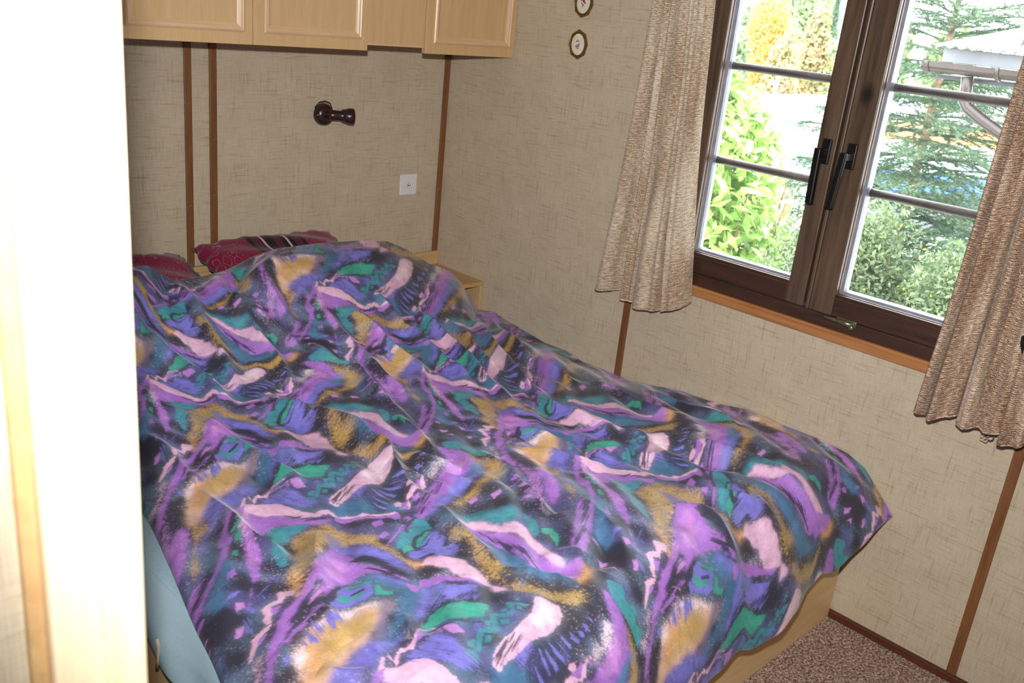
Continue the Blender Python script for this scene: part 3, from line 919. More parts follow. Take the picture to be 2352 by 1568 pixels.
 (6,'V','brush',[(690,565),(740,570),(790,602),(720,600)]), (6,'V','ragged',[(640,660),(700,640),(770,682),(722,697)]),
 (6,'V','ragged',[(610,740),(700,725),(732,752),(680,777)]), (6,'V','ragged',[(520,790),(692,815),(672,857),(570,842)]),
 (6,'V','ragged',[(410,880),(622,930),(602,957),(460,922)]), (6,'V','brush',[(370,940),(632,1010),(622,1042),(450,992)]),
 (6,'V','brush',[(320,990),(622,1085),(602,1117),(400,1052)]), (6,'V','ragged',[(290,1070),(562,1165),(532,1202),(330,1122)]),
 (6,'V','ragged',[(170,1080),(250,1130),(482,1258),(472,1282),(280,1182)]), (6,'V','ragged',[(180,1230),(300,1288),(492,1388),(482,1414),(330,1342)]),
 (6,'V','ragged',[(270,1390),(462,1498),(442,1514),(330,1462)]),
 # teal crest, big purple with ochre crescent, pink zigzag
 (6,'T','ragged',[(850,190),(1030,180),(1090,220),(1140,290),(1260,290),(1340,310),(1380,390),(1430,415),(1540,420),(1585,530),(1600,600),(1480,540),(1330,470),(1200,420),(1080,380),(950,320)]),
 (6,'G','soft',[(1100,330),(1300,360),(1420,450),(1540,480),(1480,520),(1330,450)]),
 (6,'Y','spray',[(1250,460),(1420,520),(1560,620),(1720,720),(1830,800),(1890,950),(1895,1050),(1800,1200),(1720,1380),(1600,1500),(1480,1640),(1330,1620),(1400,1450),(1500,1300),(1600,1150),(1650,1000),(1600,850),(1500,740),(1380,640),(1280,560)]),
 (6,'Y','soft',[(1640,720),(1780,800),(1840,950),(1840,1060),(1740,1200),(1650,1380),(1530,1450),(1560,1300),(1680,1150),(1720,980)]),
 (6,'V','soft',[(1280,560),(1450,680),(1580,800),(1640,950),(1600,1100),(1480,1260),(1380,1450),(1250,1640),(1080,1640),(1150,1300),(1250,900)]),
 (6,'T','soft',[(1450,760),(1560,780),(1600,880),(1540,1000),(1420,960)]),
 (6,'U','firm',[(825,290),(1000,350),(1200,450),(1380,580),(1450,700),(1420,860),(1420,950),(1330,1080),(1270,1230),(1180,1400),(1120,1640),(880,1640),(940,1300),(1030,1080),(1080,880),(1112,700),(1100,620),(1020,530),(930,430)]),
 (6,'L','soft',[(1120,620),(1280,620),(1350,760),(1300,900),(1180,980),(1110,900),(1120,760)]),
 (6,'W','spray',[(900,540),(1000,530),(1100,620),(1112,700),(1080,830),(1000,890),(880,900),(865,780),(940,700)]),
 (6,'K','brush',[(1080,970),(1132,970),(1092,1080),(1042,1200),(962,1400),(950,1310),(1020,1150)]),
 (6,'K','brush',[(1110,1110),(1162,1110),(1102,1240),(1012,1440),(960,1568),(990,1400),(1060,1230)]),
 (6,'N','ragged',[(830,940),(882,930),(892,1000),(942,1080),(922,1150),(862,1200),(740,1272),(720,1240),(740,1170),(882,1140),(840,1020)]),
 (6,'N','spray',[(740,950),(880,880),(1060,870),(1000,920),(880,930),(830,960)]),
 (6,'U','ragged',[(790,960),(830,1010),(882,1150),(740,1172),(780,1110),(790,1050)]),
 (6,'N','ragged',[(670,1140),(700,1060),(732,1010),(782,1090),(762,1132)]), (6,'N','ragged',[(560,1430),(600,1290),(660,1330),(692,1420),(602,1462)]),
 (6,'U','ragged',[(650,1490),(700,1400),(690,1310),(742,1320),(782,1462)]), (6,'N','ragged',[(730,1270),(762,1300),(832,1470),(780,1472)]),
 (6,'U','ragged',[(880,930),(1000,915),(960,960),(900,960)]), (6,'U','ragged',[(780,1300),(880,1270),(870,1330),(810,1340)]),
 # stem and diamonds left of A
 (5,'U','firm',[(400,320),(445,310),(460,400),(440,460),(440,540),(510,600),(570,690),(605,800),(615,950),(612,1100),(600,1250),(570,1400),(420,1360),(400,1200),(420,1050),(440,900),(470,850),(490,960),(530,1050),(560,1000),(565,900),(555,800),(520,710),(430,650),(385,560),(380,470)]),
 (5,'K','brush',[(470,840),(540,850),(560,1000),(540,1130),(500,1300),(460,1330),(480,1100)]),
 (5,'U','ragged',[(708,915),(760,898),(812,945),(750,972)]), (5,'V','ragged',[(850,1100),(940,1058),(920,1112),(860,1132)]),
 (5,'U','ragged',[(638,1180),(690,1140),(727,1190),(680,1217),(650,1202)]), (5,'L','ragged',[(973,1165),(1030,1150),(1072,1200),(1020,1222)]),
 (5,'L','ragged',[(748,1340),(847,1315),(832,1362),(780,1382)]), (5,'L','ragged',[(1105,1345),(1175,1325),(1202,1410),(1150,1422)]),
 (5,'L','ragged',[(858,1432),(920,1393),(977,1452),(920,1418)]),
 (5,'G','ragged',[(490,570),(570,530),(577,562),(520,592)]), (5,'G','ragged',[(558,612),(610,590),(647,652),(590,647)]), (5,'G','ragged',[(628,730),(670,715),(697,782),(650,772)]),
 (5,'S','soft',[(620,800),(690,860),(760,1020),(860,1160),(820,1220),(720,1120),(640,1000)]),
 # peach zigzag and blue dabs left of C's leg
 (2,'O','spray',[(820,500),(840,360),(900,260),(1000,300),(1090,280),(1100,200),(1190,190),(1100,330),(1020,500),(960,580),(900,570)]),
 (2,'N','ragged',[(720,490),(760,470),(880,460),(960,480),(920,562),(830,552),(810,602),(800,642),(660,652),(690,762),(682,852),(600,842),(590,722),(555,652),(620,610),(750,592),(730,542)]),
 (2,'U','ragged',[(668,690),(772,668),(752,742),(710,782)]),
 (2,'N','ragged',[(455,1192),(480,1000),(460,960),(540,910),(672,870),(672,922),(560,972),(530,1102),(490,1195)]),
 (2,'U','ragged',[(548,1002),(652,938),(642,982),(560,1052)]),
 (2,'N','spray',[(520,1200),(620,1180),(640,1400),(600,1600),(520,1568),(520,1380)]),
 (2,'V','brush',[(535,410),(600,378),(604,422),(560,435)]), (2,'V','brush',[(525,480),(605,520),(560,524)]), (2,'V','brush',[(410,610),(495,632),(482,664),(430,652)]),
 (2,'V','brush',[(408,710),(488,732),(474,764)]), (2,'V','brush',[(368,800),(462,862),(430,864)]), (2,'V','brush',[(636,258),(692,268),(784,372),(740,355)]),
 # little windows, purple swoosh, teal band, long pink-purple band E, ochre drift
 (3,'U','ragged',[(1550,430),(1600,405),(1652,425),(1610,452)]), (3,'L','ragged',[(1638,520),(1710,500),(1747,552),(1660,547)]),
 (3,'L','ragged',[(1348,600),(1440,585),(1472,622),(1390,652)]), (3,'L','ragged',[(1120,600),(1180,575),(1227,627),(1140,637)]),
 (3,'L','ragged',[(1705,658),(1780,663),(1806,694),(1750,680)]),
 (3,'U','brush',[(1360,530),(1500,490),(1650,455),(1740,450),(1740,465),(1640,475),(1500,515),(1380,545)]),
 (3,'L','spray',[(1560,120),(1650,200),(1750,300),(1850,380),(1930,480),(1955,650),(1960,860),(1900,800),(1850,650),(1700,612),(1690,595),(1840,580),(1790,480),(1740,400),(1640,250)]),
 (3,'T','soft',[(980,820),(1050,760),(1250,750),(1450,780),(1690,750),(1720,850),(1640,912),(1450,892),(1300,852),(1190,802),(1100,812)]),
 (3,'T','ragged',[(1740,830),(1880,880),(1932,990),(1880,1042),(1800,962)]), (3,'G','ragged',[(1550,840),(1600,815),(1622,840),(1580,862)]), (3,'G','ragged',[(1810,940),(1860,930),(1856,972)]),
 (3,'G','ragged',[(1940,960),(2060,930),(2160,1020),(2150,1100),(2050,1000),(1960,990)]),
 (3,'Y','spray',[(830,900),(1000,960),(1200,1080),(1400,1250),(1600,1350),(1640,1450),(1500,1560),(1350,1520),(1250,1350),(1050,1100),(880,1000)]),
 (3,'S','soft',[(1050,940),(1250,1000),(1500,1130),(1700,1250),(1900,1420),(2090,1440),(1900,1500),(1700,1500),(1600,1360),(1350,1200)]),
 (4,'Y','spray',[(1380,250),(1500,150),(1620,220),(1560,330),(1900,380),(2090,400),(2400,320),(2560,380),(2500,560),(2300,560),(2090,530),(1900,520),(1650,440),(1450,340)]),
 (6,'S','soft',[(-60,210),(200,200),(430,280),(600,310),(450,330),(250,310),(-60,340)]),
 (3,'N','firm',[(1000,850),(1100,820),(1190,805),(1280,850),(1400,900),(1600,920),(1720,930),(1800,980),(1900,1080),(2090,1170),(2260,1280),(2100,1290),(1900,1180),(1750,1080),(1600,1000),(1400,960),(1250,900),(1100,870)]),
 (3,'U','firm',[(1100,875),(1250,910),(1400,965),(1600,1010),(1750,1090),(1900,1190),(2100,1290),(2250,1300),(2400,1240),(2480,1270),(2440,1420),(2300,1460),(2090,1400),(1950,1370),(1750,1250),(1600,1150),(1400,1080),(1250,970),(1150,910)]),
 (3,'K','brush',[(1250,900),(1400,1010),(1600,1100),(1750,1170),(1850,1270),(1940,1350),(1800,1260),(1600,1140),(1400,1040)]),
 (6,'O','soft',[(600,90),(690,110),(690,220),(600,300),(510,270),(560,180)]),
]


def make_print(NA=880, NB=700):
    r = np.random.default_rng(3)

    def pn(sx, sy, ang=0.0):
        """periodic noise, roughly 0 mean and unit deviation, stretched sx (mm) along ang and sy across"""
        w = r.standard_normal((NB, NA))
        fa = np.fft.fftfreq(NA)[None, :]
        fb = np.fft.fftfreq(NB)[:, None]
        c, s_ = math.cos(ang), math.sin(ang)
        p, q = fa * c + fb * s_, -fa * s_ + fb * c
        k = np.exp(-2 * math.pi ** 2 * ((p * sx) ** 2 + (q * sy) ** 2))
        o = np.real(np.fft.ifft2(np.fft.fft2(w) * k))
        return o / o.std()
    fine = pn(0.8, 0.8)
    mid = pn(4, 4)
    big = pn(14, 14)
    streak = [pn(16, 0.9, a) for a in (0.0, 0.8, 1.57, 2.4)]
    lin = lambda c: np.array(srgb(*c)[:3])
    img = np.zeros((NB, NA, 3)) + lin(INK['K'])
    blotch = np.clip(0.55 * pn(30, 30) + 0.4 * big + 0.2 * fine + 0.15, 0, 1)[..., None] * 0.7
    img = img * (1 - blotch) + lin((98, 100, 156)) * blotch
    blotch = np.clip(0.6 * pn(34, 34) + 0.4 * big + 0.2 * fine + 0.1, 0, 1)[..., None] * 0.6
    img = img * (1 - blotch) + lin((100, 132, 158)) * blotch
    # faint spray of pale dots on the dark ground
    dots = (fine + 0.35 * big > 1.75)[..., None] * 0.35
    img = img * (1 - dots) + lin((190, 176, 190)) * dots
    VV = np.stack([V2, V1], 1)
    for fr, ink, kind, poly in STROKES:
        P = np.array([pl(QO[fr][0] + x / QS.get(fr, 5.2275), QO[fr][1] + y / QS.get(fr, 5.2275), 2, 0.55)[:2] for x, y in poly]) - P0
        ab = P @ LB.T
        pad = 0.03
        i0, i1 = int((ab[:, 0].min() - pad) * NA), int((ab[:, 0].max() + pad) * NA) + 1
        j0, j1 = int((ab[:, 1].min() - pad) * NB), int((ab[:, 1].max() + pad) * NB) + 1
        A, Bb = np.meshgrid((np.arange(i0, i1) + .5) / NA, (np.arange(j0, j1) + .5) / NB)
        X = VV[0, 0] * A + VV[0, 1] * Bb
        Y = VV[1, 0] * A + VV[1, 1] * Bb
        # smooth the outline a little (Chaikin)
        Q = P
        for _ in range(2 if len(P) > 4 else 0):
            nx = np.roll(Q, -1, 0)
            w_c = 0.08 if kind == 'ragged' else 0.2
            Q = np.stack([Q * (1 - w_c) + nx * w_c, Q * w_c + nx * (1 - w_c)], 1).reshape(-1, 2)
        ins = np.zeros(X.shape, bool)
        d2 = np.full(X.shape, 1e9)
        for k in range(len(Q)):
            a, b = Q[k], Q[(k + 1) % len(Q)]
            e = b - a
            L = e @ e + 1e-12
            t = np.clip(((X - a[0]) * e[0] + (Y - a[1]) * e[1]) / L, 0, 1)
            d2 = np.minimum(d2, (X - a[0] - t * e[0]) ** 2 + (Y - a[1] - t * e[1]) ** 2)
            if a[1] != b[1]:
                c = ((a[1] > Y) != (b[1] > Y)) & (X < (b[0] - a[0]) * (Y - a[1]) / (b[1] - a[1]) + a[0])
                ins ^= c
        sd = np.sqrt(d2) * np.where(ins, 1, -1) * 1000     # mm, positive inside
        ia = np.arange(i0, i1) % NA
        jb = np.arange(j0, j1) % NB
        ix = np.ix_(jb, ia)
        nf, nm, ng = fine[ix], mid[ix], big[ix]
        if kind == 'soft':
            al = 1 / (1 + np.exp(-(sd + 3.0 * ng + 1.0 * nm + 1.2 * nf) / 4.2))
            al = al * 0.93
        elif kind == 'firm':
            al = 0.96 / (1 + np.exp(-(sd + 1.6 * ng + 1.0 * nm + 1.0 * nf) / 1.5))
        elif kind == 'spray':
            p = 1 / (1 + np.exp(-(sd - 3 + 4 * ng) / 5.5))
            al = np.clip((p + 0.26 * nf - 0.36) * 1.9, 0, 1) * (0.84 if ink == 'Y' else 0.9)
        elif kind == 'ragged':
            al = np.clip((sd + 0.9 * nm + 0.7 * nf) / 1.6 + 0.5, 0, 1)
        else:
            e = P - P.mean(0)
            w_, v_ = np.linalg.eigh(e.T @ e)
            d = LB @ v_[:, 1]
            an = math.atan2(d[1] * NB, d[0] * NA) % math.pi
            st = streak[int(round(an / 0.8)) % 4][ix]
            al = np.clip((np.minimum(sd, 9) + 5.0 * st + 1.0 * nf) / 2.4 + 0.1, 0, 1)
        tint = lin(INK[ink])[None, None, :] * (1 + 0.07 * nm + 0.05 * nf + 0.06 * ng)[..., None]
        if ink == 'Y':
            g_ = np.clip(0.45 * ng + 0.2 * nm, 0, 0.75)[..., None]
            tint = tint * (1 - g_) + lin((156, 150, 140)) * g_
        if ink != 'K':
            al = al * np.where(nf < -2.5, 0.55, 1.0)        # pinholes of dark ground
        al = al[..., None]
        img[ix] = img[ix] * (1 - al) + tint * al
    # the dyes bleed a little into each other
    fa = np.fft.fftfreq(NA)[None, :, None]
    fb = np.fft.fftfreq(NB)[:, None, None]
    soft = np.real(np.fft.ifft2(np.fft.fft2(img, axes=(0, 1)) * np.exp(-2 * math.pi ** 2 * 49 * (fa ** 2 + fb ** 2)), axes=(0, 1)))
    img = 0.74 * img + 0.26 * soft
    return np.clip(img, 0, 1)


def sample_print(img, X, Y):
    """colour at plan position X, Y (already warped on to the lattice)"""
    NB, NA, _ = img.shape
    a = LB[0, 0] * (X - P0[0]) + LB[0, 1] * (Y - P0[1])
    b = LB[1, 0] * (X - P0[0]) + LB[1, 1] * (Y - P0[1])
    fa, fb = a * NA - .5, b * NB - .5
    i, j = np.floor(fa).astype(int), np.floor(fb).astype(int)
    u, v = (fa - i)[..., None], (fb - j)[..., None]
    g = lambda jj, ii: img[jj % NB, ii % NA]
    return (g(j, i) * (1 - u) + g(j, i + 1) * u) * (1 - v) + (g(j + 1, i) * (1 - u) + g(j + 1, i + 1) * u) * v

# ------------------------------------------------------------------ curtains
def curtain(name, pts_top, pts_bot, x0, amp, folds, phase, mat, label, group, zt=1.99, seed=1, ex=1.15):
    """pts_top: (y) range at zt; pts_bot: hem as list of (y, z)"""
    r = np.random.default_rng(seed)
    nu, nv = 260, 150
    u = np.linspace(0, 1, nu)
    hb = np.array(pts_bot)
    s = np.linspace(0, 1, len(hb))
    yb = np.interp(u, s, hb[:, 0])
    zb = np.interp(u, s, hb[:, 1])
    k = np.ones(9) / 9
    zb2 = np.convolve(np.pad(zb, 4, 'edge'), k, 'valid')
    zb = 0.55 * zb + 0.45 * zb2
    yt = np.interp(u, [0, 1], pts_top)
    P = np.zeros((nv, nu, 3))
    ph = folds * u * 2 * np.pi + phase + 0.6 * np.sin(u * 7 + seed) + 0.4 * np.sin(u * 17)
    wave = np.sin(ph) + 0.35 * np.sin(2 * ph + 1.0) + 0.18 * np.sin(3.7 * ph)
    side = np.cos(ph)
    for i, v in enumerate(np.linspace(0, 1, nv)):
        e = v ** ex
        z = zt * (1 - v) + zb * v
        y = yt * (1 - e) + yb * e
        a = amp * (0.75 + 0.35 * v) * (1 + 0.08 * math.sin(6 * v + seed))
        P[i, :, 0] = x0 - a * wave + 0.006 * np.sin(5 * v + 9 * u)
        P[i, :, 1] = y + 0.010 * side * (0.6 + 0.5 * v) + 0.004 * np.sin(7 * v + 3 * u)
        P[i, :, 2] = z
    Wd = np.cumsum(np.r_[0, np.hypot(np.diff(P[nv // 2, :, 0]), np.diff(P[nv // 2, :, 1]))])
    uv = np.zeros((nv, nu, 2))
    uv[..., 0] = Wd[None, :]
    uv[..., 1] = np.linspace(0, zt - zb.mean(), nv)[:, None]
    c = empty(name, (0, 0, 0))
    o = grid_mesh('cloth', P, mat, c, True, uv)
    so_ = o.modifiers.new('thickness', 'SOLIDIFY')
    so_.thickness = 0.003
    so_.offset = 0
    # rolled bottom hem
    hem = [(P[-1, j, 0] - 0.0005, P[-1, j, 1], P[-1, j, 2] + 0.001) for j in range(0, nu, 3)]
    hm = tube_obj('hem', hem, 0.0032, mat, c, 8)
    at = hm.data.attributes.new('cloth', 'FLOAT_VECTOR', 'POINT')
    co = np.zeros(len(hm.data.vertices) * 3, np.float32)
    hm.data.vertices.foreach_get('co', co)
    q = co.reshape(-1, 3)[:, [1, 2, 0]].copy()
    at.data.foreach_set('vector', q.reshape(-1))
    tag(c, label, 'curtain', group)
    return c

hl = [tuple(pl(a, b, 0, -0.07)[1:]) for a, b in [(1378, 664), (1400, 666), (1428, 672), (1442, 690), (1456, 692), (1468, 706), (1500, 711), (1535, 714), (1552, 706), (1566, 698)]]
curtain('curtain', (-1.055, -1.235), hl, -0.068, 0.024, 3.6, 0.9, M['curtain_l'], 'narrow beige knit curtain hanging left of the window', 'window curtains', seed=2)
hr = [tuple(pl(a, b, 0, -0.118)[1:]) for a, b in [(2108, 940), (2118, 958), (2150, 963), (2188, 950), (2194, 972), (2228, 983), (2242, 972), (2262, 978), (2266, 994), (2298, 996), (2304, 1014), (2336, 1022), (2350, 1006), (2380, 1024), (2420, 1034), (2450, 1040)]]
curtain('curtain', (-2.205, -2.47), hr, -0.100, 0.050, 5.6, 2.2, M['curtain_r'], 'wide brown knit curtain hanging right of the window', 'window curtains', seed=5, ex=0.85)
rod = empty('curtain_rod', (0, 0, 0))
tube_obj('pole', [(-0.07, -0.9, 2.0), (-0.07, -2.55, 2.0)], 0.012, M['dark_y'], rod, 14)
for yy in (-0.93, -2.52):
    tube_obj('bracket', [(0.0, yy, 2.0), (-0.07, yy, 2.0)], 0.007, M['dark_y'], rod, 10)
tag(rod, 'dark wooden curtain rod above the window', 'rod')

# little wire flower charm that hangs under the right curtain's hem
ch = empty('curtain_charm', (0, 0, 0))
M['wire'] = mat_plain('dull_wire', (120, 108, 88), 0.35, 0.7)
M['petal'] = mat_plain('clear_plastic_petal', (196, 182, 156), 0.2)
for k, (du, dv, rr) in enumerate([(2262, 1003, .0055), (2268, 998, .005), (2262, 1011, .0055), (2254, 1008, .005), (2255, 999, .005)]):
    c0 = Vector(pl(du, dv, 0, -0.05))
    ring = [c0 + Vector((0.001 * k, rr * math.cos(t), rr * math.sin(t))) for t in np.linspace(0, 2 * math.pi, 14, endpoint=False)]
    tube_obj('petal', ring, 0.0012, M['petal'], ch, 6, True)
c0 = Vector(pl(2274, 1004, 0, -0.052))
tube_obj('ring', [c0 + Vector((0, .009 * math.cos(t), .009 * math.sin(t))) for t in np.linspace(0, 2 * math.pi, 20, endpoint=False)], 0.0016, M['wire'], ch, 8, True)
tube_obj('cord', [Vector(pl(2276, 990, 0, -0.05)), Vector(pl(2273, 998, 0, -0.051))], 0.0012, M['wire'], ch, 6)
tag(ch, 'tiny wire flower charm dangling under the hem of the brown curtain', 'charm')
# black clip on the outer fold of the right curtain
cl = empty('curtain_clip', (0, 0, 0))
cp = [Vector(pl(u_, v_, 0, -0.115)) for u_, v_ in [(2346, 770), (2342, 790), (2347, 818), (2375, 826), (2378, 775)]]
bmx = bmesh.new()
f0 = [bmx.verts.new(p) for p in cp]
f1 = [bmx.verts.new(p + Vector((0.012, 0, 0))) for p in cp]
bmx.faces.new(f0)
bmx.faces.new(f1)
for k in range(5):
    bmx.faces.new((f0[k], f0[(k + 1) % 5], f1[(k + 1) % 5], f1[k]))
bmesh.ops.bevel(bmx, geom=list(bmx.edges), offset=0.0025, segments=2, affect='EDGES')
from_bm('jaw', bmx, M['black'], cl)
tag(cl, 'small black clip at the outer edge of the brown curtain', 'clip')

# ------------------------------------------------------------------ bed
BXL = -1.915
bed = empty('bed', (0, 0, 0))
box('foot_panel', (BXL, -2.025, FZ), (-0.012, -2.005, 0.385), M['oak_foot'], bed, 0.002)
box('side_panel', (BXL, -2.005, FZ), (BXL + .02, -0.33, 0.385), M['oak_foot'], bed, 0.002)
box('slat_base', (BXL + .02, -2.005, 0.27), (-0.012, -0.33, 0.30), M['oak_dark_y'], bed)
# mattress with its fitted sheet: rounded slab
def slab(name, lo, hi, r, mat, parent, seg=5, wr=None):
    bmx = bmesh.new()
    bm_box(bmx, lo, hi, r, seg)
    o = from_bm(name, bmx, mat, parent, True)
    return o
slab('mattress', (BXL + .022, -2.0, 0.302), (-0.165, -0.335, 0.495), 0.045, M['sheet'], bed)
tag(bed, 'double bed with pale oak box base and light blue fitted sheet', 'bed')
# fitted sheet hanging slack over the left side rail
nu, nv = 80, 26
P = np.zeros((nv, nu, 3))
yy = np.linspace(-0.9, -2.0, nu)
for i, t in enumerate(np.linspace(0, 1, nv)):
    th = t * 1.5
    bul = 0.010 * np.sin(yy * 9 + 2.5 * t) * t + 0.006 * np.sin(yy * 23 + 5 * t) * t
    P[i, :, 0] = BXL + 0.045 - 0.052 * math.sin(min(th, math.pi / 2)) - bul + 0.02 * max(0, t - .6)
    P[i, :, 1] = yy
    P[i, :, 2] = 0.500 - 0.108 * t ** 1.4 + 0.008 * np.sin(yy * 6 + 1) * t
o = grid_mesh('sheet_edge', P, M['sheet'], bed, True)
so_ = o.modifiers.new('thickness', 'SOLIDIFY')
so_.thickness = 0.004

M['strap'] = mat_plain('off_white_webbing', (206, 190, 168), 0.8)
sp_ = [Vector(pl(u_, v_, 0, BXL - 0.016)) for u_, v_ in [(360, 1466), (364, 1485), (364, 1510), (361, 1535)]]
tube_obj('strap', sp_, 0.004, M['strap'], bed, 8)
# headboard shelf unit across the head of the bed, nightstand end visible on the right
hb = empty('headboard_shelf', (0, 0, 0))
box('back_board', (-1.97, -0.020, 0.60), (-0.32, -0.010, 0.742), M['oak_x'], hb, 0.002)
box('back_lip', (-1.97, -0.030, 0.724), (-0.32, -0.010, 0.745), M['oak_x'], hb, 0.003)
box('end_back_board', (-0.318, -0.024, 0.625), (-0.004, -0.011, 0.672), M['oak_x'], hb, 0.002)
box('end_lip', (-0.318, -0.028, 0.668), (-0.004, -0.011, 0.684), M['oak_x'], hb, 0.002)
box('shelf_top', (-1.97, -0.318, 0.608), (-0.004, -0.011, 0.625), M['oak_dark_y'], hb, 0.0015)
box('end_panel', (-0.021, -0.318, FZ), (-0.004, -0.011, 0.608), M['oak_z'], hb, 0.0015)
box('divider', (-0.34, -0.318, FZ), (-0.322, -0.011, 0.608), M['oak_z'], hb, 0.0015)
box('left_panel', (-1.97, -0.318, FZ), (-1.952, -0.011, 0.608), M['oak_z'], hb, 0.0015)
box('recessed_front', (-1.952, -0.305, FZ), (-0.34, -0.295, 0.608), M['oak_z'], hb)
box('compartment_back', (-0.322, -0.09, FZ), (-0.021, -0.08, 0.608), M['oak_z'], hb)
tag(hb, 'pale oak headboard shelf with an open end cubby in the corner', 'headboard')

# ------------------------------------------------------------------ pillows
def mat_pillow(b0, b1):
    s = NT('wine_red_paisley_cotton')
    tc = s.n('ShaderNodeTexCoord')
    sep = s.n('ShaderNodeSeparateXYZ')
    s.l(tc.outputs['Object'], sep.inputs[0])
    n = s.noise(tc.outputs['Object'], 16, 1.5)
    fr = s.math('FRACT', s.math('MULTIPLY', n, 9.0))
    line = s.ramp(s.math('ABSOLUTE', s.math('SUBTRACT', fr, 0.5)), [(0.03, 1.0), (0.075, 0.0)])
    patch = s.ramp(s.noise(tc.outputs['Object'], 9, 1), [(0.44, 0.0), (0.54, 1.0)])
    red = s.mix(s.math('MULTIPLY', s.math('MULTIPLY', line, patch), 0.55), srgb(128, 30, 62), srgb(206, 138, 170))
    # black band with pale stripes between two seams
    band = s.math('MULTIPLY', s.math('GREATER_THAN', sep.outputs[0], b0), s.math('LESS_THAN', sep.outputs[0], b1))
    bw = s.math('FRACT', s.math('MULTIPLY', sep.outputs[0], 14.0))
    dark = s.mix(s.math('GREATER_THAN', bw, 0.62), srgb(26, 20, 26), srgb(86, 26, 46))
    dark = s.mix(s.math('GREATER_THAN', s.math('SINE', s.math('MULTIPLY', sep.outputs[0], 74.0)), 0.955), dark, srgb(206, 176, 192))
    s.l(s.mix(band, red, dark), s.b.inputs['Base Color'])
    s.set(Roughness=0.9, Specular_IOR_Level=0.1, Sheen_Weight=0.2)
    return s.mat

def pillow(cx, cy, cz, w, d, h, rx, rz, label, seed, band):
    r = np.random.default_rng(seed)
    n = 44
    vs, fs = [], []
    for side in (1, -1):
        for i in range(n + 1):
            for j in range(n + 1):
                u, v = i / n * 2 - 1, j / n * 2 - 1
                prof = max(0.0, (1 - abs(u) ** 2.6) * (1 - abs(v) ** 2.6)) ** 0.42
                x = u * w / 2 * (1 - 0.05 * (1 - abs(v)) * abs(u)) + 0.006 * math.sin(v * 19 + seed)* (abs(u) > .93)
                y = v * d / 2 * (1 - 0.05 * (1 - abs(u)) * abs(v)) + 0.010 * math.sin(u * 24 + seed) * abs(v) ** 6
                z = side * h / 2 * prof + 0.006 * math.sin(5 * u + 7 * v + seed) * prof
                vs.append((x, y, z))
    k = (n + 1) ** 2
    for s_ in range(2):
        for i in range(n):
            for j in range(n):
                a = s_ * k + i * (n + 1) + j
                q = (a, a + 1, a + n + 2, a + n + 1)
                fs.append(q if s_ == 0 else q[::-1])
    bmx = bmesh.new()
    bv = [bmx.verts.new(v) for v in vs]
    for f in fs:
        bmx.faces.new([bv[i] for i in f])
    bmesh.ops.remove_doubles(bmx, verts=bmx.verts, dist=0.0008)
    o = from_bm('pillow', bmx, mat_pillow(*band), None, True)
    o.location = (cx, cy, cz)
    o.rotation_euler = (rx, 0, rz)
    tag(o, label, 'pillow', 'red pillows at the head of the bed')
    return o

pillow(-1.42, -0.20, 0.745, 0.50, 0.34, 0.13, 0.30, 0.06, 'wine red paisley pillow nearest the door casing, mostly under the duvet', 1, (0.205, 0.4))
pillow(-0.855, -0.19, 0.765, 0.56, 0.34, 0.13, 0.30, 0.02, 'wine red pillow with black striped band, peeking out behind the duvet', 4, (-0.115, 0.085))

# ------------------------------------------------------------------ duvet
ZW = np.array([(-0.30, .498), (-0.40, .516), (-0.56, .484), (-0.69, .470), (-0.80, .480), (-0.894, .467), (-1.086, .473), (-1.185, .483), (-1.333, .513), (-1.493, .524), (-1.608, .545), (-1.737, .542), (-1.858, .546), (-1.962, .537)])[::-1]
ZH = np.array([(-1.95, .84), (-1.47, .862), (-1.41, .858), (-1.33, .800), (-1.24, .800), (-1.15, .812), (-1.06, .845), (-.96, .864), (-.82, .866), (-.62, .858), (-.5, .842), (-.395, .796), (-.293, .732), (-.188, .692), (-.11, .628), (-.04, .543), (0, .50)])
GY = np.array([(-1.1, 0.0), (-.95, .03), (-.85, .08), (-.75, .18), (-.66, .33), (-.58, .54), (-.50, .80), (-.45, .92), (-.40, .985), (-.36, 1.0), (-.30, 1.0)])
XLE = np.array([(-2.3, -1.955), (-2.0, -1.955), (-1.71, -1.925), (-1.4, -1.86), (-1.1, -1.79), (-0.3, -1.74)])


def sm(a):
    return a * a * (3 - 2 * a)


def duvet_base(X, Y):
    zw = np.interp(Y, ZW[:, 0], ZW[:, 1])
    t = np.clip(-X / 0.35, 0, 1)
    mid = 0.562 + 0.012 * np.sin(X * 4.1 + 1.0) * np.sin(Y * 3.3) + 0.008 * np.sin(X * 9 + Y * 5)
    b = zw + (mid - zw) * sm(t)
    xl = np.interp(Y, XLE[:, 0], XLE[:, 1])
    e = np.clip((X - xl) / 0.16, 0, 1)
    b = b - 0.052 * (1 - np.sqrt(np.clip(1 - (1 - e) ** 2, 0, 1)))
    zh = np.interp(X + 0.13 * np.clip((-0.30 - Y) / 0.15, 0, 2.0), ZH[:, 0], ZH[:, 1])
    zh = np.maximum(zh, b)
    g = np.interp(Y, GY[:, 0], GY[:, 1])
    return b + (zh - b) * sm(g) if False else b + (zh - b) * g


def hit(u, v):
    """plan position where the ray of photo pixel u, v meets the duvet"""
    d = ROT.T @ np.array([u - W / 2, v - H / 2, FPX])
    z = np.linspace(1.0, 0.42, 1500)
    s_ = (z - CAM[2]) / d[2]
    X, Y = CAM[0] + s_ * d[0], CAM[1] + s_ * d[1]
    ok = (z < duvet_base(np.clip(X, -1.97, 0), np.clip(Y, -2.2, -.3)))
    k = int(np.argmax(ok)) if ok.any() else len(z) - 1
    return np.array([X[k], Y[k]])


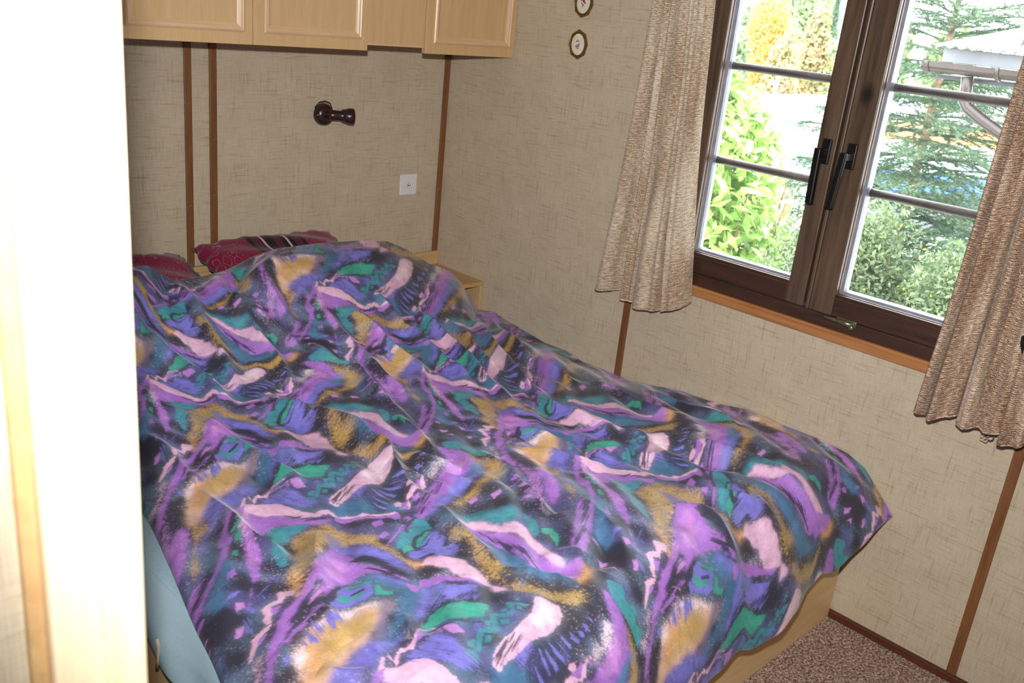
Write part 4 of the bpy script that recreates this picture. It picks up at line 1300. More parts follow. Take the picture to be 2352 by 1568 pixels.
# folds of the cover, each a ridge line: (half width m, height m, photo pixels along the crest)
RIDGES = [
 (.016, .012, [(393, 652), (464, 735), (515, 828), (560, 900)]), (.018, .013, [(296, 711), (382, 813), (468, 875), (540, 930)]),
 (.014, .010, [(483, 645), (554, 703), (600, 788), (643, 829), (707, 933)]), (.013, .008, [(560, 690), (640, 760), (690, 800)]),
 (.014, .011, [(794, 701), (858, 755), (932, 824), (978, 859)]), (.015, .012, [(855, 673), (883, 701), (970, 783), (1059, 859), (1115, 908)]),
 (.015, .012, [(957, 709), (998, 747), (1072, 819), (1131, 885), (1200, 946)]), (.014, .011, [(1018, 729), (1064, 767), (1110, 819), (1161, 857)]),
 (.014, .012, [(1081, 731), (1119, 772), (1156, 824), (1200, 870), (1260, 915)]), (.015, .011, [(1130, 731), (1162, 778), (1213, 818), (1255, 846), (1330, 880)]),
 (.015, .011, [(687, 778), (766, 834), (830, 852), (845, 882), (893, 933), (960, 980)]), (.014, .009, [(720, 690), (800, 780), (870, 850), (930, 900)]),
 (.022, .018, [(600, 918), (676, 943), (763, 979), (830, 1010), (880, 1040), (905, 1065)]), (.013, .008, [(742, 956), (810, 1000), (856, 1030)]),
 (.013, .008, [(896, 951), (962, 997), (1010, 1060)]), (.013, .007, [(430, 940), (520, 990), (600, 1050), (650, 1087)]),
 (.014, .009, [(541, 1022), (600, 1060), (650, 1087), (700, 1110)]), (.014, .010, [(458, 1116), (509, 1174), (574, 1239), (632, 1261), (690, 1326)]),
 (.016, .012, [(867, 1029), (904, 1065), (930, 1110), (965, 1145)]), (.018, .008, [(727, 1224), (722, 1315), (737, 1348)]), (.014, .006, [(751, 1384), (762, 1420), (800, 1470)]),
 (.014, .007, [(922, 1406), (943, 1460)]), (.013, .006, [(733, 1536), (791, 1554), (860, 1556)]), (.016, .010, [(1010, 1165), (1040, 1220), (1100, 1260), (1150, 1300)]),
 (.015, .010, [(980, 1060), (1030, 1100), (1080, 1110)]), (.014, .009, [(940, 1040), (1000, 1065), (1060, 1075)]), (.013, .008, [(930, 1085), (985, 1105), (1040, 1125)]),
 (.014, .010, [(1100, 1033), (1190, 1098), (1237, 1145), (1245, 1188)]), (.013, .009, [(1200, 1022), (1303, 1054), (1325, 1065), (1390, 1060)]),
 (.014, .008, [(1100, 1300), (1172, 1319), (1250, 1330), (1332, 1333)]), (.018, .012, [(1490, 1163), (1600, 1185), (1700, 1195), (1825, 1188)]),
 (.016, .010, [(1535, 1110), (1600, 1130), (1661, 1141), (1750, 1150)]), (.018, .011, [(1716, 1138), (1770, 1150), (1825, 1203), (1850, 1230)]),
 (.014, .009, [(1353, 1036), (1450, 1045), (1535, 1054)]), (.014, .008, [(1300, 940), (1400, 985), (1500, 1010)]), (.014, .009, [(1230, 905), (1330, 965), (1420, 1000)]),
 (.013, .008, [(1180, 980), (1260, 1010), (1340, 1040)]), (.014, .008, [(1380, 880), (1480, 935), (1560, 960)]), (.013, .007, [(1500, 900), (1600, 945), (1700, 985)]),
 (.020, .010, [(1560, 1010), (1650, 1040), (1760, 1060), (1850, 1110)]), (.016, .008, [(1700, 1060), (1800, 1090), (1880, 1150), (1930, 1180)]),
 (.013, .006, [(1350, 1150), (1420, 1230), (1440, 1300)]), (.012, .005, [(1240, 1280), (1300, 1285), (1345, 1300)]), (.012, .005, [(1270, 1262), (1320, 1275), (1360, 1282)]),
 (.014, .008, [(330, 1000), (400, 1050), (450, 1110)]), (.013, .008, [(360, 920), (430, 960), (500, 1000), (560, 1040)]), (.014, .009, [(610, 640), (640, 700), (690, 760)]),
 (.020, -.010, [(1480, 1000), (1560, 1030), (1640, 1055), (1720, 1070)]), (.022, -.010, [(1360, 1195), (1400, 1260), (1370, 1310)]), (.020, -.008, [(640, 880), (720, 915), (790, 960)]),
 (.026, -.012, [(1180, 1090), (1260, 1130), (1300, 1180)]), (.024, .012, [(640, 590), (600, 640), (590, 690)]), (.018, -.010, [(560, 610), (540, 640), (520, 700)]),
]

# how the print sits on the cloth: (photo pixel, frame, point of the drawn repeat, whole repeats along V1, along V2)
AR, CR, FR, ER, MR, TR = (1, (300, 690)), (1, (1340, 1180)), (4, (2230, 600)), (3, (1000, 850)), (6, (1890, 1000)), (4, (1620, 450))
WARP = [((u, v), f_[0], f_[1], n1, n2) for u, v, f_, n1, n2 in [
    (557, 1172, AR, 0, 0), (877, 1557, AR, 1, 0), (1334, 1065, AR, 0, 1), (980, 872, AR, -1, 1), (714, 676, AR, -2, 1), (350, 879, AR, -1, 0),
    (757, 1266, CR, 0, 0), (1553, 1174, CR, 0, 1), (1150, 946, CR, -1, 1), (870, 755, CR, -2, 1),
    (1287, 1383, FR, 0, 0), (905, 1072, FR, -1, 0), (610, 850, FR, -2, 0), (1526, 1002, FR, -1, 1), (1164, 816, FR, -2, 1), (947, 613, FR, -3, 1),
    (1051, 1203, ER, 0, 0), (743, 955, ER, -1, 0), (464, 742, ER, -2, 0), (1712, 1083, ER, 0, 1), (1300, 920, ER, -1, 1),
    (1147, 1084, MR, -1, 0), (819, 862, MR, -2, 0), (585, 664, MR, -3, 0), (1732, 1002, MR, -1, 1), (1332, 842, MR, -2, 1), (1070, 684, MR, -3, 1),
    (1170, 1354, TR, 0, 0), (794, 1020, TR, -1, 0), (511, 823, TR, -2, 0), (1085, 796, TR, -2, 1)]]

NXD, NYD = 800, 930
def build_duvet():
    xs = np.linspace(0, 1, NXD)
    yrows = []
    # plan path: top surface from the head to the foot, then the drop over the foot panel
    ytop = np.linspace(-0.235, -1.955, 760)
    nd = NYD - len(ytop)
    XX = np.zeros((NYD, NXD))
    YY = np.zeros((NYD, NXD))
    ZZ = np.zeros((NYD, NXD))
    CY_ = np.zeros((NYD, NXD))           # cloth length coordinate
    xl_ = np.interp(ytop, XLE[:, 0], XLE[:, 1])
    for i, y in enumerate(ytop):
        xr = -0.006
        X = xl_[i] + (xr - xl_[i]) * xs
        XX[i] = X
        YY[i] = y
        if y > -0.30:
            k = (y + 0.30) / 0.065
            z = duvet_base(X, np.full_like(X, -0.30)) - 0.012 * k - 0.16 * k ** 2.2
            ZZ[i] = np.maximum(z, 0.50)
        else:
            ZZ[i] = duvet_base(X, np.full_like(X, y))
        CY_[i] = y
    # ridges
    acc = np.zeros_like(ZZ)
    for hw, hh, px in RIDGES:
        hw, hh = hw * 1.3, hh * 1.15
        pts = np.array([hit(*p) for p in px])
        # densify
        q = [pts[0]]
        for a, b in zip(pts[:-1], pts[1:]):
            q += [a + (b - a) * t for t in (0.25, .5, .75, 1.0)]
        q = np.array(q)
        for _ in range(2):
            q[1:-1] = (q[:-2] + 2 * q[1:-1] + q[2:]) / 4
        lo, hi = q.min(0) - 5 * abs(hw), q.max(0) + 5 * abs(hw)
        rows = np.where((ytop > lo[1]) & (ytop < hi[1]))[0]
        if not len(rows):
            continue
        r0, r1 = rows[0], rows[-1] + 1
        Xs, Ys = XX[r0:r1], YY[r0:r1]
        cm = (Xs > lo[0]) & (Xs < hi[0])
        d = np.full(Xs.shape, 1.0)
        tt = np.zeros(Xs.shape)
        n = len(q) - 1
        for k in range(n):
            a, e = q[k], q[k + 1] - q[k]
            L = e @ e + 1e-9
            t = np.clip(((Xs - a[0]) * e[0] + (Ys - a[1]) * e[1]) / L, 0, 1)
            dd = np.hypot(Xs - a[0] - t * e[0], Ys - a[1] - t * e[1])
            m_ = dd < d
            tt = np.where(m_, (k + t) / n, tt)
            d = np.where(m_, dd, d)
        env = np.clip(np.minimum(tt, 1 - tt) / 0.22, 0, 1) ** 0.7
        prof = np.exp(-(d / hw) ** 1.45) - 0.35 * np.exp(-((d - 2.3 * hw) / (1.3 * hw)) ** 2)
        acc[r0:r1] += np.where(cm, 2.1 * hh * env * prof, 0)
    # broad, slanting slack between the traced folds
    nn = len(ytop)
    Xn, Yn = XX[:nn], YY[:nn]
    dirn = (Xn * 0.83 - Yn * 0.55)
    fade = np.clip((-0.42 - Yn) / 0.3, 0, 1)
    acc[:nn] += fade * (0.0048 * np.sin(dirn * 41 + 3.0 * np.sin(Yn * 3.1 + Xn * 2)) + 0.0022 * np.sin(dirn * 83 + 4 * np.sin(Xn * 4 - Yn * 2.6))
                        + 0.006 * np.sin(Xn * 6.1 + 1.7 * np.sin(Yn * 4)) * np.sin(Yn * 5.2 + 1))
    edge = np.clip((-XX) / 0.05, 0, 1)
    ZZ += acc * edge
    # the drop over the foot: follow a rounded path down to the hem
    hx = np.array([-2.0, -0.87, -0.75, -0.556, -0.43, -0.262, -0.136, -0.06, 0.0])
    hz = np.array([0.225, 0.236, .250, .262, .285, .305, .350, .385, .402])
    last = nn - 1
    X = XX[last]
    z0 = ZZ[last]
    zh = np.interp(X, hx, hz) + 0.006 * np.sin(X * 31) + 0.005 * np.sin(X * 57 + 1)
    yh = -2.118 - 0.012 * np.sin(X * 9 + 1) - 0.02 * np.clip(1 + X / 0.25, 0, 1)
    arc = 0.0
    py, pz = YY[last].copy(), z0.copy()
    for k in range(nd):
        t = (k + 1) / nd
        # Bezier: leave level, then bend down
        b0, b1, b2, b3 = (1 - t) ** 3, 3 * t * (1 - t) ** 2, 3 * t * t * (1 - t), t ** 3
        y = b0 * YY[last] + b1 * (YY[last] - 0.085) + b2 * (yh - 0.004) + b3 * yh
        z = b0 * z0 + b1 * (z0 - 0.006) + b2 * (zh + 0.12) + b3 * zh
        c_ = sm(np.clip(1 + X / 0.22, 0, 1))
        yl = YY[last] + t * (-2.152 - YY[last])
        zl = np.interp(yl, [-2.152, -2.085, -2.024, -1.962, -1.9], [0.398, 0.46, 0.513, 0.537, 0.545]) + (z0 - 0.538) * (1 - t)
        y = y * (1 - c_) + yl * c_
        z = z * (1 - c_) + zl * c_
        z = z + 0.004 * np.sin(X * 26 + 3) * t * (1 - t) * 2
        i = last + 1 + k
        XX[i], YY[i], ZZ[i] = X, y + 0.010 * np.sin(X * 17 + 2 * t) * t, z
        arc = arc + np.hypot(y - py, z - pz)
        py, pz = y, z
        CY_[i] = CY_[last] - arc
    # curl the hem under
    for k in range(8):
        i = NYD - 1 - k
        c = (8 - k) / 8
        YY[i] += 0.012 * c * c
    return XX, YY, ZZ, CY_


def warp_field(X, Y):
    """smooth offset from plan position to the flat repeat, from features identified in the photo"""
    src, off = [], []
    for (u, v), fr, (fx, fy), n1, n2 in WARP:
        s_ = hit(u, v)
        f_ = pl(QO[fr][0] + fx / QS.get(fr, 5.2275), QO[fr][1] + fy / QS.get(fr, 5.2275), 2, 0.55)[:2] + n1 * V1 + n2 * V2
        src.append(s_)
        off.append(f_ - s_)
    src, off = np.array(src), np.array(off)
    # polyharmonic-type weights with an affine-free gaussian kernel, regularised
    def ker(d):
        return np.exp(-(d / 0.42) ** 2)
    Kmat = ker(np.hypot(src[:, None, 0] - src[None, :, 0], src[:, None, 1] - src[None, :, 1]))
    mean = off.mean(0)
    wts = np.linalg.solve(Kmat + 0.05 * np.eye(len(src)), off - mean)
    ox, oy = np.full(X.shape, mean[0]), np.full(X.shape, mean[1])
    for k in range(len(src)):
        g = ker(np.hypot(X - src[k, 0], Y - src[k, 1]))
        ox += wts[k, 0] * g
        oy += wts[k, 1] * g
    return ox, oy


def mat_duvet():
    s = NT('printed_duvet_cotton')
    at = s.n('ShaderNodeAttribute', attribute_name='print')
    geo = s.n('ShaderNodeNewGeometry')
    n = s.noise(geo.outputs['Position'], 700, 2)
    k = s.ramp(n, [(0.3, 0.86), (0.7, 1.12)])
    s.l(s.mix(1.0, at.outputs['Color'], k, 'MULTIPLY'), s.b.inputs['Base Color'])
    s.set(Roughness=0.52, Specular_IOR_Level=0.5, Sheen_Weight=0.22, Sheen_Roughness=0.35)
    s.bump(s.noise(geo.outputs['Position'], 1500, 2), 0.10, 0.0006)
    return s.mat


M['duvet'] = mat_duvet()
XX, YY, ZZ, CYC = build_duvet()
PRINT = make_print()
ox, oy = warp_field(XX, np.maximum(YY, -2.0))
colr = sample_print(PRINT, XX + ox, CYC + oy)
duvet = grid_mesh('duvet', np.stack([XX, YY, ZZ], -1), M['duvet'], None, True)
ca = duvet.data.attributes.new('print', 'FLOAT_COLOR', 'POINT')
c4 = np.ones((NXD * NYD, 4), np.float32)
c4[:, :3] = colr.reshape(-1, 3)
ca.data.foreach_set('color', c4.reshape(-1))
tag(duvet, 'large rumpled duvet with abstract purple, teal, pink and ochre print', 'duvet')

# ------------------------------------------------------------------ outside the window
GZ = -1.55
M['ground'] = mat_plain('pale_gravel', (188, 186, 178), 0.95, vary=0.15, scale=6)
tag(box('ground', (0.6, -30, GZ - 0.1), (60, 60, GZ), M['ground']), kind='structure')
M['bark'] = mat_plain('grey_brown_bark', (118, 96, 76), 0.9, vary=0.25, scale=30)
M['laurel'] = mat_leaf('laurel_leaf', (112, 152, 76), (200, 222, 134), 0.3, 0.35, 5)
M['needle'] = mat_leaf('spruce_needle', (66, 88, 70), (114, 134, 102), 0.5, 0.3, 4)
M['yellowleaf'] = mat_leaf('hazed_autumn_yellow_leaf', (216, 178, 96), (240, 212, 140), 0.6, 0.4, 1.2)  # autumn yellow, paled so the leaf colour carries the haze
M['forest'] = mat_leaf('hazed_forest_green_leaf', (112, 134, 96), (166, 182, 130), 0.6, 0.35, 0.9)  # green lightened as well, distance haze painted into the leaves
M['forest2'] = mat_leaf('russet_green_leaf', (150, 154, 106), (206, 168, 126), 0.6, 0.35, 1.4)
M['darkfir'] = mat_leaf('dark_fir_needle', (74, 98, 84), (112, 134, 108), 0.6, 0.25, 1.2)
M['hedge'] = mat_leaf('hedge_leaf', (84, 102, 72), (136, 150, 104), 0.5, 0.35, 7)
M['hedgey'] = mat_leaf('yellowing_hedge_leaf', (176, 176, 70), (226, 210, 90), 0.5, 0.4, 7)


def leaf_mesh(name, L, Wd, fold=0.25, curl=0.15):
    v = [(0, 0, 0)]
    f = []
    n = 4
    for i in range(1, n + 1):
        t = i / n
        w = Wd * math.sin(math.pi * min(0.999, t ** 0.8)) / 2
        z = -curl * L * t * t
        if i < n:
            v += [(L * t, -w, z + fold * w), (L * t, 0, z), (L * t, w, z + fold * w)]
        else:
            v += [(L * t, 0, z)]
    f += [(0, 1, 2), (0, 2, 3)]
    for i in range(n - 2):
        a = 1 + 3 * i
        f += [(a, a + 3, a + 4, a + 1), (a + 1, a + 4, a + 5, a + 2)]
    a = 1 + 3 * (n - 2)
    f += [(a, a + 3, a + 1), (a + 1, a + 3, a + 2)]
    return v, f


def rand_rot(r):
    q = r.standard_normal(4)
    q /= np.linalg.norm(q)
    w, x, y, z = q
    return np.array([[1 - 2 * (y * y + z * z), 2 * (x * y - z * w), 2 * (x * z + y * w)],
                     [2 * (x * y + z * w), 1 - 2 * (x * x + z * z), 2 * (y * z - x * w)],
                     [2 * (x * z - y * w), 2 * (y * z + x * w), 1 - 2 * (x * x + y * y)]])


def foliage(name, pts, size, asp, mat, parent, seed=0, kind='stuff', flat=0.0):
    """many small two-triangle leaves at pts, one mesh"""
    r = np.random.default_rng(seed)
    n = len(pts)
    q = r.standard_normal((n, 3))
    q /= np.linalg.norm(q, axis=1)[:, None]
    h = r.standard_normal((n, 3))
    b = np.cross(q, h)
    b /= np.linalg.norm(b, axis=1)[:, None] + 1e-9
    c = np.cross(q, b)
    s_ = size * (0.6 + 0.8 * r.random(n))[:, None]
    p = np.asarray(pts)
    V = np.stack([p - q * s_ * .5, p + b * s_ * asp * .5 + c * s_ * .12, p + q * s_ * .5, p - b * s_ * asp * .5 + c * s_ * .12], 1).reshape(-1, 3)
    me = bpy.data.meshes.new(name)
    me.vertices.add(len(V))
    me.vertices.foreach_set('co', V.reshape(-1).astype(np.float32))
    me.loops.add(n * 4)
    me.polygons.add(n)
    me.loops.foreach_set('vertex_index', np.arange(n * 4, dtype=np.int32))
    me.polygons.foreach_set('loop_start', (np.arange(n) * 4).astype(np.int32))
    me.update(calc_edges=True)
    o = link(name, me, mat, parent)
    o['kind'] = 'stuff'
    return o


def blob_points(c, rad, n, seed, lump=7, inner=0.35):
    """points in a lumpy crown made of several balls"""
    r = np.random.default_rng(seed)
    cs = r.standard_normal((lump, 3))
    cs /= np.linalg.norm(cs, axis=1)[:, None]
    cs *= (r.random(lump) ** .5 * 0.62)[:, None]
    k = r.integers(0, lump, n)
    d = r.standard_normal((n, 3))
    d /= np.linalg.norm(d, axis=1)[:, None]
    rr = (inner + (1 - inner) * r.random(n) ** 0.5)[:, None] * 0.48
    return np.array(c) + (cs[k] + d * rr) * np.array(rad)


# glossy laurel close to the left sash
lr = empty('laurel_bush', (2.3, 0.0, GZ))
LO = Vector((2.3, 0.0, GZ))
for k in range(7):
    a = k * 0.9
    tube_obj('stem', [Vector((0.08 * math.cos(a), 0.08 * math.sin(a), 0)), Vector((0.2 * math.cos(a), 0.22 * math.sin(a), 1.4)), Vector((0.32 * math.cos(a + .3), 0.36 * math.sin(a + .3), 2.4))], [0.022, 0.016, 0.006], M['bark'], lr, 6)
lms = []
for k in range(3):
    v, f = leaf_mesh('laurel_leaf', 0.125 + 0.012 * k, 0.044 + .003 * k, 0.3, 0.10 + 0.08 * k)
    me = bpy.data.meshes.new('laurel_leaf')
    me.from_pydata(v, [], f)
    me.materials.append(M['laurel'])
    me.polygons.foreach_set('use_smooth', [True] * len(me.polygons))
    lms.append(me)
r = np.random.default_rng(11)
def laurel_pos(n, shell):
    out = []
    while len(out) < n:
        z = r.uniform(0.12, 1.50)
        w = 0.56 * (1 - max(0, (z - 0.75) / 0.85) ** 2.2) + 0.05
        a = r.uniform(0, 2 * math.pi)
        q = (r.uniform(0.75, 1.0) if shell else r.uniform(0.2, 0.95)) * w
        y = 0.12 + 0.80 * q * math.sin(a) - 0.22 * (0.9 - z)
        out.append((-0.1 + q * math.cos(a) * 0.9, y, z - GZ, a))
    return out
for k, (x, y, z, a) in enumerate([p for p in laurel_pos(900, True) if math.cos(p[3]) < 0.25][:300]):
    o = link('leaf', lms[k % 3], None, lr)
    o.location = (x, y, z)
    o.rotation_euler = (r.uniform(-.6, .6), r.uniform(-0.9, 0.7), a + r.uniform(-1.1, 1.1))
    o.scale = (1, 1, 1)
foliage('inner_foliage', [(p[0], p[1], p[2]) for p in laurel_pos(5200, False)], 0.105, 0.38, M['laurel'], lr, 3)
tag(lr, 'bright green glossy laurel bush outside the left window sash', 'bush')

# spruce outside the right sash
def spruce_branch(seed):
    rr = np.random.default_rng(seed)
    v, f = [], []
    def tri(a, b, c):
        k = len(v)
        v.extend([a, b, c])
        f.append((k, k + 1, k + 2))
    def needles(p0, p1, n, ln):
        p0, p1 = np.array(p0), np.array(p1)
        d = p1 - p0
        L = np.linalg.norm(d)
        d /= L
        for i in range(n):
            p = p0 + (p1 - p0) * (i + rr.random()) / n
            e = rr.standard_normal(3)
            e -= d * (e @ d)
            e /= np.linalg.norm(e)
            e[2] = abs(e[2]) * .6
            dirn = d * 0.75 + e
            dirn /= np.linalg.norm(dirn)
            s_ = np.cross(dirn, rr.standard_normal(3))
            s_ /= np.linalg.norm(s_)
            w = 0.0056
            tri(tuple(p - s_ * w), tuple(p + s_ * w), tuple(p + dirn * ln * (0.7 + .5 * rr.random())))
    pts = [(t, 0.03 * math.sin(3 * t + seed), -0.28 * t * t + 0.12 * t ** 4) for t in np.linspace(0, 1, 9)]
    tv, tf = tube(pts, [0.010 * (1 - .85 * i / 8) + .001 for i in range(9)], 5)
    k = len(v)
    v.extend([tuple(a) for a in tv])
    f.extend([tuple(i + k for i in q) for q in tf])
    for i in range(8):
        needles(pts[i], pts[i + 1], 40, 0.03)
    for i in range(22):
        t = 0.10 + 0.86 * i / 21
        j = min(7, int(t * 8))
        u = t * 8 - j
        b = np.array(pts[j]) * (1 - u) + np.array(pts[j + 1]) * u
        L = 0.34 * (1 - t) ** 0.7 + 0.06
        sd = 1 if i % 2 else -1
        e = b + np.array([L * 0.62, sd * L * 0.78, -0.18 * L + 0.05 * rr.standard_normal()])
        needles(b, e, int(170 * L) + 20, 0.028)
        md = (b + e) / 2
        needles(md, md + np.array([L * .34, -sd * L * .10, -.07]), int(90 * L) + 12, 0.026)
    me = bpy.data.meshes.new('spruce_branch')
    me.from_pydata(v, [], f)
    me.materials.append(M['needle'])
    return me
sbm = [spruce_branch(k) for k in range(3)]
SC = pl(2105, 400, 0, 5.7)
sp = empty('spruce_tree', (SC[0], SC[1], GZ))
tube_obj('trunk', [(0, 0, 0), (0.02, 0.03, 1.5), (0.0, 0.0, 3.2), (0, 0, 5.2)], [0.06, 0.05, 0.03, 0.006], M['bark'], sp, 10)
r = np.random.default_rng(5)
zz = 0.55
k = 0
while zz < 5.0:
    for q in range(6):
        o = link('branch', sbm[k % 3], None, sp)
        a = r.uniform(0, 2 * math.pi) if zz < 0 else q * 1.0472 + zz * 2.1 + r.uniform(-.25, .25)
        o.location = (0, 0, zz + r.uniform(-.05, .05))
        ln = 0.28 + 1.15 * (1 - max(0, zz - 0.9) / 4.3) ** 0.9
        o.rotation_euler = (0, -0.10 - 0.55 * max(0, (zz - 2.6) / 2) + r.uniform(-.12, .12), a)
        o.scale = (ln, ln, ln)
        k += 1
    zz += 0.165
tag(sp, 'feathery green spruce standing outside the right window sash', 'tree')

# low hedge in front of the spruce, some leaves yellow
hd = empty('garden_hedge', (1.95, -1.0, GZ))
pts = np.concatenate([blob_points((0, dy, 2.02 + dz), (0.36, 0.36, 0.50), 9000, 30 + i, 12) for i, (dy, dz) in enumerate([(0.16, -0.02), (-0.12, 0.10), (-0.42, 0.0), (-0.75, 0.12)])])
foliage('foliage', pts, 0.030, 0.45, M['hedge'], hd, 5)
rr_ = np.random.default_rng(9)
foliage('yellow_leaves', pts[rr_.choice(len(pts), 420, False)] + np.array([-0.03, 0, 0]), 0.022, 0.6, M['hedgey'], hd, 6)
for k in range(6):
    tube_obj('stem', [(0.1 * math.sin(k), 0.3 - 0.2 * k, 0), (0.05 * math.cos(k), 0.3 - 0.2 * k + .05, 1.6)], [0.015, 0.006], M['bark'], hd, 6)
tag(hd, 'dense green hedge with a few yellow leaves below the spruce', 'hedge')

# shed roof with gutter and down pipe
M['fibre'] = mat_plain('grey_corrugated_fibre_cement', (168, 162, 166), 0.85, vary=0.05, scale=12)
M['fascia'] = mat_plain('white_painted_fascia', (112, 114, 119), 0.6, vary=0.05, scale=9)
M['gutter'] = mat_plain('brown_gutter_plastic', (50, 38, 36), 0.35, vary=0.1, scale=9)
M['soffit'] = mat_plain('dark_soffit_board', (70, 70, 76), 0.7)
M['shedwall'] = mat_plain('pale_shed_wall', (206, 200, 190), 0.8)
sh = empty('garden_shed', (2.62, -0.9, GZ))
SO = Vector((2.62, -0.9, GZ))
n1, n2 = 150, 12
P = np.zeros((n2, n1, 3))
yy = np.linspace(0.0, -1.9, n1)
for i, t in enumerate(np.linspace(0, 1, n2)):
    P[i, :, 0] = -0.05 + 1.65 * t
    P[i, :, 1] = yy + 0.02
    P[i, :, 2] = 1.735 - GZ + 0.20 * t + 0.0095 * np.sin(yy * 2 * math.pi / 0.060)
o = grid_mesh('corrugated_sheet', P, M['fibre'], sh, True)
s2 = o.modifiers.new('thickness', 'SOLIDIFY')
s2.thickness = 0.007
def sbox(name, lo, hi, mat):
    return box(name, tuple(Vector(lo) - SO), tuple(Vector(hi) - SO), mat, sh, 0.004)
sbox('fascia_board', (2.64, -2.8, 1.650), (2.665, -0.905, 1.722), M['fascia'])
sbox('soffit', (2.66, -2.8, 1.565), (3.0, -0.89, 1.585), M['soffit'])
sbox('shed_wall', (3.0, -2.8, GZ), (4.2, -1.42, 1.70), M['shedwall'])
# half-round gutter along the eave
gp = [(0.052 * math.cos(t), 0.052 * math.sin(t)) for t in np.linspace(math.pi, 2 * math.pi, 13)]
gi = [(0.047 * math.cos(t), 0.047 * math.sin(t)) for t in np.linspace(2 * math.pi, math.pi, 13)]
bmx = bmesh.new()
prof = gp + gi
ra = [bmx.verts.new(Vector((2.585 + a, -0.845, 1.648 + b)) - SO) for a, b in prof]
rb = [bmx.verts.new(Vector((2.585 + a, -2.8, 1.648 + b)) - SO) for a, b in prof]
for j in range(len(prof)):
    j2 = (j + 1) % len(prof)
    bmx.faces.new((ra[j], ra[j2], rb[j2], rb[j]))
bmx.faces.new(ra)
bmx.faces.new(rb)
gut = from_bm('gutter', bmx, M['gutter'], sh, False)
for yq in (-0.875, -1.23):
    tube_obj('gutter_joint', [Vector((2.585 + 0.055 * math.cos(t), yq, 1.648 + 0.055 * math.sin(t))) - SO for t in np.linspace(math.pi, 2 * math.pi, 12)], 0.010, M['gutter'], gut, 6)
dp = [Vector(pl(u, v, 0, 2.60)) - SO for u, v in [(2224, 176), (2219, 205), (2214, 232), (2222, 248), (2250, 272), (2296, 306), (2400, 372)]]
dp[0].x = 2.59 - SO.x
tube_obj('down_pipe', dp, 0.030, M['gutter'], sh, 14)
bmx = bmesh.new()
bmesh.ops.create_cone(bmx, segments=10, radius1=0.016, radius2=0.010, depth=0.03, cap_ends=True)
for v in bmx.verts:
    v.co += Vector((2.78, -1.24, 1.785)) - SO
from_bm('roof_screw', bmx, M['gutter'], sh)
tag(sh, 'small shed with grey corrugated roof, brown gutter and slanting down pipe', 'shed')

# white caravans and awnings further down the slope
M['cwhite'] = mat_plain('white_caravan_panel', (236, 238, 240), 0.5, vary=0.02, scale=3)
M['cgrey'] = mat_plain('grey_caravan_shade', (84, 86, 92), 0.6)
M['orange'] = mat_plain('orange_awning_cloth', (226, 138, 78), 0.8, vary=0.06, scale=4)
M['blue'] = mat_plain('blue_tarpaulin', (44, 92, 190), 0.6, vary=0.1, scale=5)
M['pane'] = mat_plain('tinted_caravan_window', (150, 172, 186), 0.25)
M['redpost'] = mat_plain('red_post_paint', (180, 84, 66), 0.6)
def prism(name, pts, depth, mat, parent, org):
    """polygon of (y, z) at x, extruded away by depth"""
    bmx = bmesh.new()
    a = [bmx.verts.new(Vector(p) - org) for p in pts]
    b = [bmx.verts.new(Vector(p) - org + Vector((depth, 0, 0))) for p in pts]
    bmx.faces.new(a)
    bmx.faces.new(b)
    for k in range(len(pts)):
        k2 = (k + 1) % len(pts)
        bmx.faces.new((a[k], a[k2], b[k2], b[k]))
    return from_bm(name, bmx, mat, parent)
X9 = 9.0
at = lambda u, v, x=X9: tuple(pl(u, v, 0, x))
ca = empty('caravan', (X9, 3.4, GZ))
CO = Vector((X9, 3.4, GZ))
prism('roof', [at(1712, 222), at(1735, 215), at(1800, 216), at(1860, 222), at(1930, 236), at(1925, 262), at(1800, 262), at(1742, 246)], 2.6, M['cwhite'], ca, CO)
prism('painted_underside_shade', [at(1742, 246, 8.7), at(1830, 278, 8.7), at(1828, 292, 8.7), at(1752, 262, 8.7)], 0.2, M['cgrey'], ca, CO)  # dark grey strip standing in for the shaded underside of the roof
prism('body', [at(1755, 262, 9.2), at(1925, 258, 9.2), at(1905, 420, 9.2), at(1722, 420, 9.2)], 2.2, M['cwhite'], ca, CO)
prism('roof_hatch', [at(1850, 247, 8.9), at(1930, 247, 8.9), at(1930, 250, 8.9), at(1850, 250, 8.9)], 0.1, M['cgrey'], ca, CO)
prism('window', [at(1800, 352, 8.97), at(1868, 360, 8.97), at(1862, 392, 8.97), at(1796, 384, 8.97)], 0.05, M['pane'], ca, CO)
tag(ca, 'white caravan with roof underside shade painted grey seen through the left sash', 'caravan')
mp = empty('mast', at(1778, 216))
tube_obj('pole', [(0, 0, 0.02), Vector(at(1789, 172)) - Vector(at(1778, 216))], 0.028, M['cwhite'], mp, 10)
tube_obj('cap', [Vector(at(1789, 174)) - Vector(at(1778, 216)), Vector(at(1789.6, 171)) - Vector(at(1778, 216))], 0.034, M['cgrey'], mp, 10)
tag(mp, 'thin white mast rising above the caravan roof', 'mast')
aw = empty('awning_caravan', (X9, 1.4, GZ))
AO = Vector((X9, 1.4, GZ))
prism('roof', [at(1990, 262), at(2040, 258), at(2180, 268), at(2310, 286), at(2310, 300), at(2010, 276)], 2.4, M['cwhite'], aw, AO)
prism('awning_valance', [at(2012, 274), at(2120, 285), at(2310, 302), at(2305, 345), at(2120, 326), at(2006, 316)], 0.12, M['orange'], aw, AO)
prism('white_band', [at(2002, 326), at(2120, 338), at(2300, 356), at(2296, 372), at(2110, 356), at(1998, 346)], 0.5, M['cwhite'], aw, AO)
prism('shade_band', [at(1998, 346), at(2110, 356), at(2296, 372), at(2290, 402), at(2100, 388), at(1992, 372)], 0.5, M['pane'], aw, AO)
